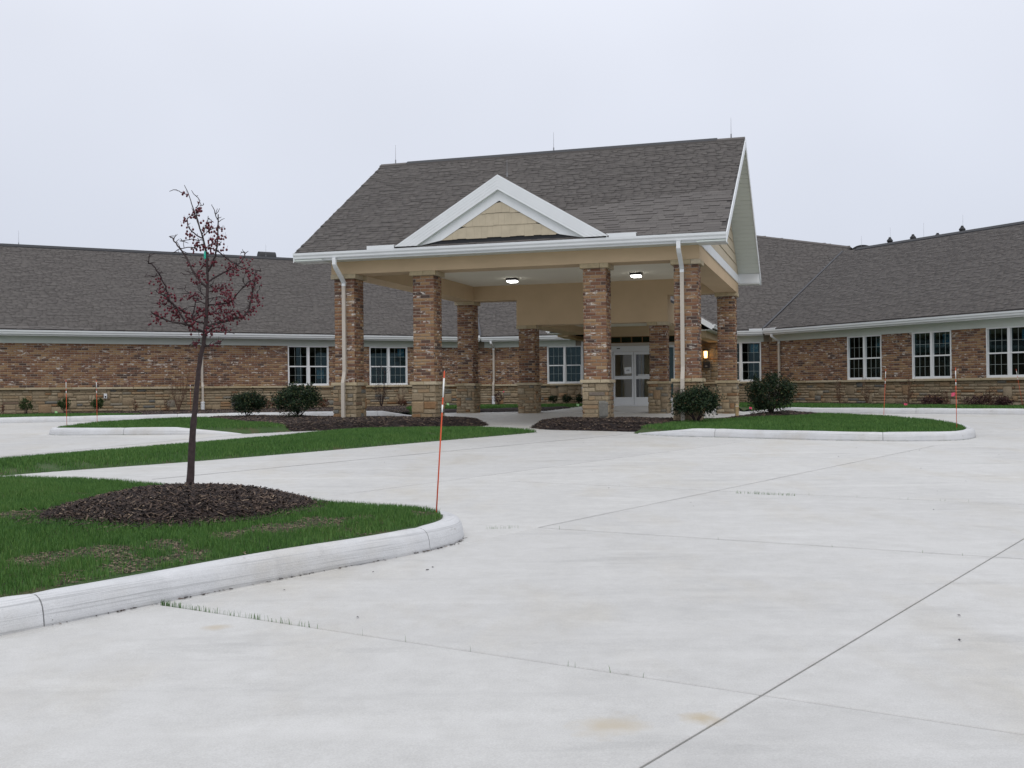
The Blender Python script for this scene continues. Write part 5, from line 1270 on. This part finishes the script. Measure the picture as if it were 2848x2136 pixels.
for i, (px, lab) in enumerate(((72.5, "small round green shrub by the left wing, nearest the photo's left edge"), (180, "small round green shrub behind the leftmost orange stake"), (270, "small green shrub left of the wall outlet"))):
    q = at_wall(nL, pL, px, -.75); bush("small_shrub", q, .46, .56, lab, "shrub", "small_leaf", 1300, .05, .16, "small shrubs along the left wing", 0, 20 + i, nst=5)
for i, (px, lab) in enumerate(((1538.6, "small round shrub under the window beside the entrance, left one"), (1575.7, "small round shrub under the window beside the entrance, middle one"), (1611, "small round shrub under the entrance window, at the white downspout"))):
    q = on_uv(px, 1125, 20.1); bush("small_shrub", q, .40, .40, lab, "shrub", "holly_leaf", 1100, .045, .06, "small shrubs under the entrance window", 0, 30 + i, nst=5)
q = on_uv(1386, 1135, 17.6); bush("dark_shrub", q, .42, .55, "small dark twiggy shrub by the downspout left of the entrance", "shrub", "plum_leaf", 700, .04, .12, None, 2, 35, nst=6)
for i, (px, w, lab) in enumerate(((2592, .80, "low plum-brown spreading shrub under the middle right window"), (2723, .95, "wide low plum-brown shrub left of the far right window"), (2791, .60, "small low plum-brown shrub at the right edge of the right wing bed"))):
    q = at_wall(nR, pR, px, -.95); bush("spreading_shrub", q, w, .27, lab, "shrub", "plum_leaf", 1300, .05, .02, "low shrubs along the right wing", 0, 40 + i, flat=True)
for i, (px, w, h, lab) in enumerate(((898, .55, .38, "rusty low shrub behind the left corner column"), (745, .55, .30, "rusty low shrub between the two dark bushes"), (1119, .45, .25, "small orange-brown shrub behind the second front column"))):
    q = at_wall(nL, pL, px, -.9); bush("rusty_shrub", q, w, h, lab, "shrub", "rust_leaf", 600, .05, .05, "rusty shrubs along the left wing", 0, 50 + i, flat=True)
def twiggy(name, base, w, h, label, nst, seed, mat, leaves=0, leafmat="rust_leaf", group=None):
    r = np.random.default_rng(seed); base = np.asarray(base); t = thing(name, base, label, "shrub", group); mb = MB(); tips = []
    for k in range(nst):
        a = r.uniform(0, 2*pi); sp = r.uniform(.15, 1)
        e = base + np.array([cos(a)*w*.5*sp, sin(a)*w*.4*sp, h*r.uniform(.65, 1.0)]); m = base + (e - base)*.45 + np.array([cos(a)*w*.08, 0, 0]) + r.normal(0, .02, 3)
        Q = dens([base - ZV*.04, base + (m - base)*.5, m, e], 3); mb.tube(Q, list(np.linspace(.011, .0035, len(Q))), 5)
        for i in range(3, len(Q)):
            for _ in range(2):
                if r.random() < .7:
                    d = r.normal(0, 1, 3) + np.array([0, 0, 1.0]); d /= np.linalg.norm(d); L_ = r.uniform(.08, .28)*h; mb.tube([Q[i], Q[i] + d*L_*.5 + r.normal(0, .012, 3), Q[i] + d*L_], [.0045, .0035, .0022], 4); tips += [Q[i] + d*L_*.6, Q[i] + d*L_]
    mb.build("stems", mat, t, True)
    if leaves:
        T = np.array(tips); c = T[r.integers(0, len(T), leaves)] + r.normal(0, .02, (leaves, 3)); dd = r.normal(0, 1, (leaves, 3)); dd /= np.linalg.norm(dd, axis=1)[:, None]; q = np.cross(dd, r.normal(0, 1, (leaves, 3))); q /= np.linalg.norm(q, axis=1)[:, None]
        V = np.stack([c - dd*.03, c + q*.014, c + dd*.03, c - q*.014], 1).reshape(-1, 3); link("foliage", mesh_from("foliage", V, np.arange(leaves*4).reshape(-1, 4), leafmat), t)
q = at_wall(nL, pL, 496, -1.1); twiggy("bare_shrub", q, 1.35, 2.15, "tall bare multi-stemmed shrub behind the young tree trunk", 12, 61, "dry_twig", 90)
q = at_wall(nL, pL, 1061, -1.6); twiggy("bare_shrub", q, .95, 1.75, "bare purple-stemmed shrub in front of the second left window", 10, 62, "twig", 30)
q = at_wall(nL, pL, 1117, -1.0); twiggy("bare_shrub", q, .5, 1.0, "thin bare brown shrub just left of the second front column", 6, 63, "dry_twig", 20)
for i, (px, w, h, lab) in enumerate(((2337, .5, .95, "brown bare shrub below the bricks left of the right wing windows"), (2413, .6, .95, "brown bare shrub under the first right wing window"), (2524, .6, 1.0, "brown bare shrub with dry leaves beside the pink flag and stake"), (2632, .3, .55, "single dry brown stem under the middle right window"), (2757, .35, .6, "dry brown stem under the far right window"))):
    q = at_wall(nR, pR, px, -.85); twiggy("dry_shrub", q, w, h, lab, 6, 70 + i, "dry_twig", 60, group="dry shrubs along the right wing")
for i, (px, lab) in enumerate(((10, "small rusty dried plant at the photo's left edge by the wall"), (377, "small rusty dried plant right of the wall outlet"), (466, "small rusty dried plant left of the tall bare shrub"))):
    q = at_wall(nL, pL, px, -.8); twiggy("dried_plant", q, .28, .5, lab, 4, 80 + i, "dry_twig", 70, group="dried plants along the left wing")

# ================================================================== marker stakes, flags, post
def stake(top, bot, label, h0, pos=None, L=None):
    b = pos if pos is not None else ongr(*bot, h0); d = b[1]
    t = AT(top[0], top[1], d); dirv = t - b
    if L: dirv = dirv/np.linalg.norm(dirv)*L
    o = thing("marker_stake", b, label, "marker stake", "orange snow stakes")
    P = lambda f: b + dirv*f
    rad = .0062
    mb = MB(); mb.tube([P(-.04), P(.5), P(.985), P(1.0)], [rad, rad, rad, rad*.5], 8); mb.build("stake_rod", "orange_plastic", o, True)
    for f0, f1 in ((.816, .949), (.712, .765)):
        mb = MB(); mb.tube([P(f0), P(f1)], rad*1.12, 8); mb.build("reflective_band", "white_reflector", o, True)
stake((1236, 1031), (1214, 1423), "tall orange stake with white bands at the tip of the near island", .2, np.array([-.63, 8.79, hgt(-.63, 8.79)]))
def vis(px, py, h): 
    p = G(px, py, h); p[2] = hgt(p[0], p[1]); return p
stake((183.5, 1055.5), (186, 1188), "orange stake at the tip of the left curbed bed", .15)
stake((268, 1056), (270.5, 1175), "orange stake on the back edge of the left curbed bed, right of another", .15)
p = at_wall(nL, pL, 531, -3.2); stake((529, 1066), (531, 1146), "distant orange stake behind the young tree trunk by the left wing", .1, p)
stake((2657.5, 1022), (2661, 1194), "orange stake at the rounded tip of the right curbed bed", .15)
stake((2463.6, 1026), (2457, 1154), "orange stake behind the right lawn, before the first right wing window", .15)
p = ongr(2845, 1132, .15); stake((2826, 1026), (2845, 1132), "leaning orange stake at the right edge of the photo", .15, p)
def flag(pos, label, mat, h=.28, size=.09, side=1):
    o = thing("marker_flag", pos, label, "flag", "small marker flags"); b = np.asarray(pos)
    mb = MB(); mb.tube([b - ZV*.03, b + ZV*h], .003, 5); mb.build("flag_wire", "rod_metal", o)
    mb = MB(); n = 5; V = []
    for k in range(n + 1):
        f = k/n; V += [b + np.array([side*size*1.3*f, .02*sin(f*5), h - .15*size*f]), b + np.array([side*size*1.3*f, .02*sin(f*5 + .5), h - size - .35*size*f])]
    mb.add(V + [v + np.array([0, .002, 0]) for v in V], [(2*k, 2*k + 2, 2*k + 3, 2*k + 1) for k in range(n)] + [(2*n + 2 + 2*k, 2*n + 3 + 2*k, 2*n + 5 + 2*k, 2*n + 4 + 2*k) for k in range(n)]); mb.build("flag_sheet", mat, o)
def onrw(px, off): return at_wall(nR, pR, px, off)
q = on_uv(2084, 1140, 9.9); flag(q, "small pink flag in the mulch between the right rear column and the tall bush", "pink_vinyl", .18, .06)
q = onrw(2514, -3.3); flag(q, "pink flag low on the grass behind the right curb", "pink_vinyl", .12, .08)
q = onrw(2657, -2.2); flag(q, "pink flag standing beside the stake under the middle right window", "pink_vinyl", .45, .10, -1)
q = at_wall(nL, pL, 152, -1.9); flag(q, "small green flag in the grass by the left wing", "green_vinyl", .12, .08)
q = at_wall(nL, pL, 1242, -2.6); flag(q, "small green flag behind the second front column", "green_vinyl", .16, .08)
q = on_uv(1603, 1134, 15.0); flag(q, "small green flag in the grass beside the entrance walk", "green_vinyl", .14, .08)
q = on_uv(1403, 1110, 18.2); flag(q, "small red tag above the dark shrub left of the entrance", "pink_vinyl", .62, .05, -1)
q = on_uv(2050, 1161, 2.2); wp = thing("wooden_stake", q, "short square wooden stake in the mulch before the right rear column", "wooden stake")
mb = MB(); tz = AT(2048.5, 1124, q[1]); hh = tz[2] - q[2]
mb.add([q + np.array([sx*.036, sy*.036, z]) for z in (-.1, hh - .03) for sx, sy in ((-1, -1), (1, -1), (1, 1), (-1, 1))] + [q + np.array([sx*.02, sy*.02, hh]) for sx, sy in ((-1, -1), (1, -1), (1, 1), (-1, 1))],
       [(i*4 + j, i*4 + (j+1) % 4, i*4 + 4 + (j+1) % 4, i*4 + 4 + j) for i in (0, 1) for j in range(4)] + [(8, 9, 10, 11)]); mb.build("stake_shaft", "stake_wood", wp)
mb = MB(); mb.box(q + ZV*(hh - .05), (.037, 0, 0), (0, .037, 0), (0, 0, .007)); mb.build("stake_cap", "white_reflector", wp)
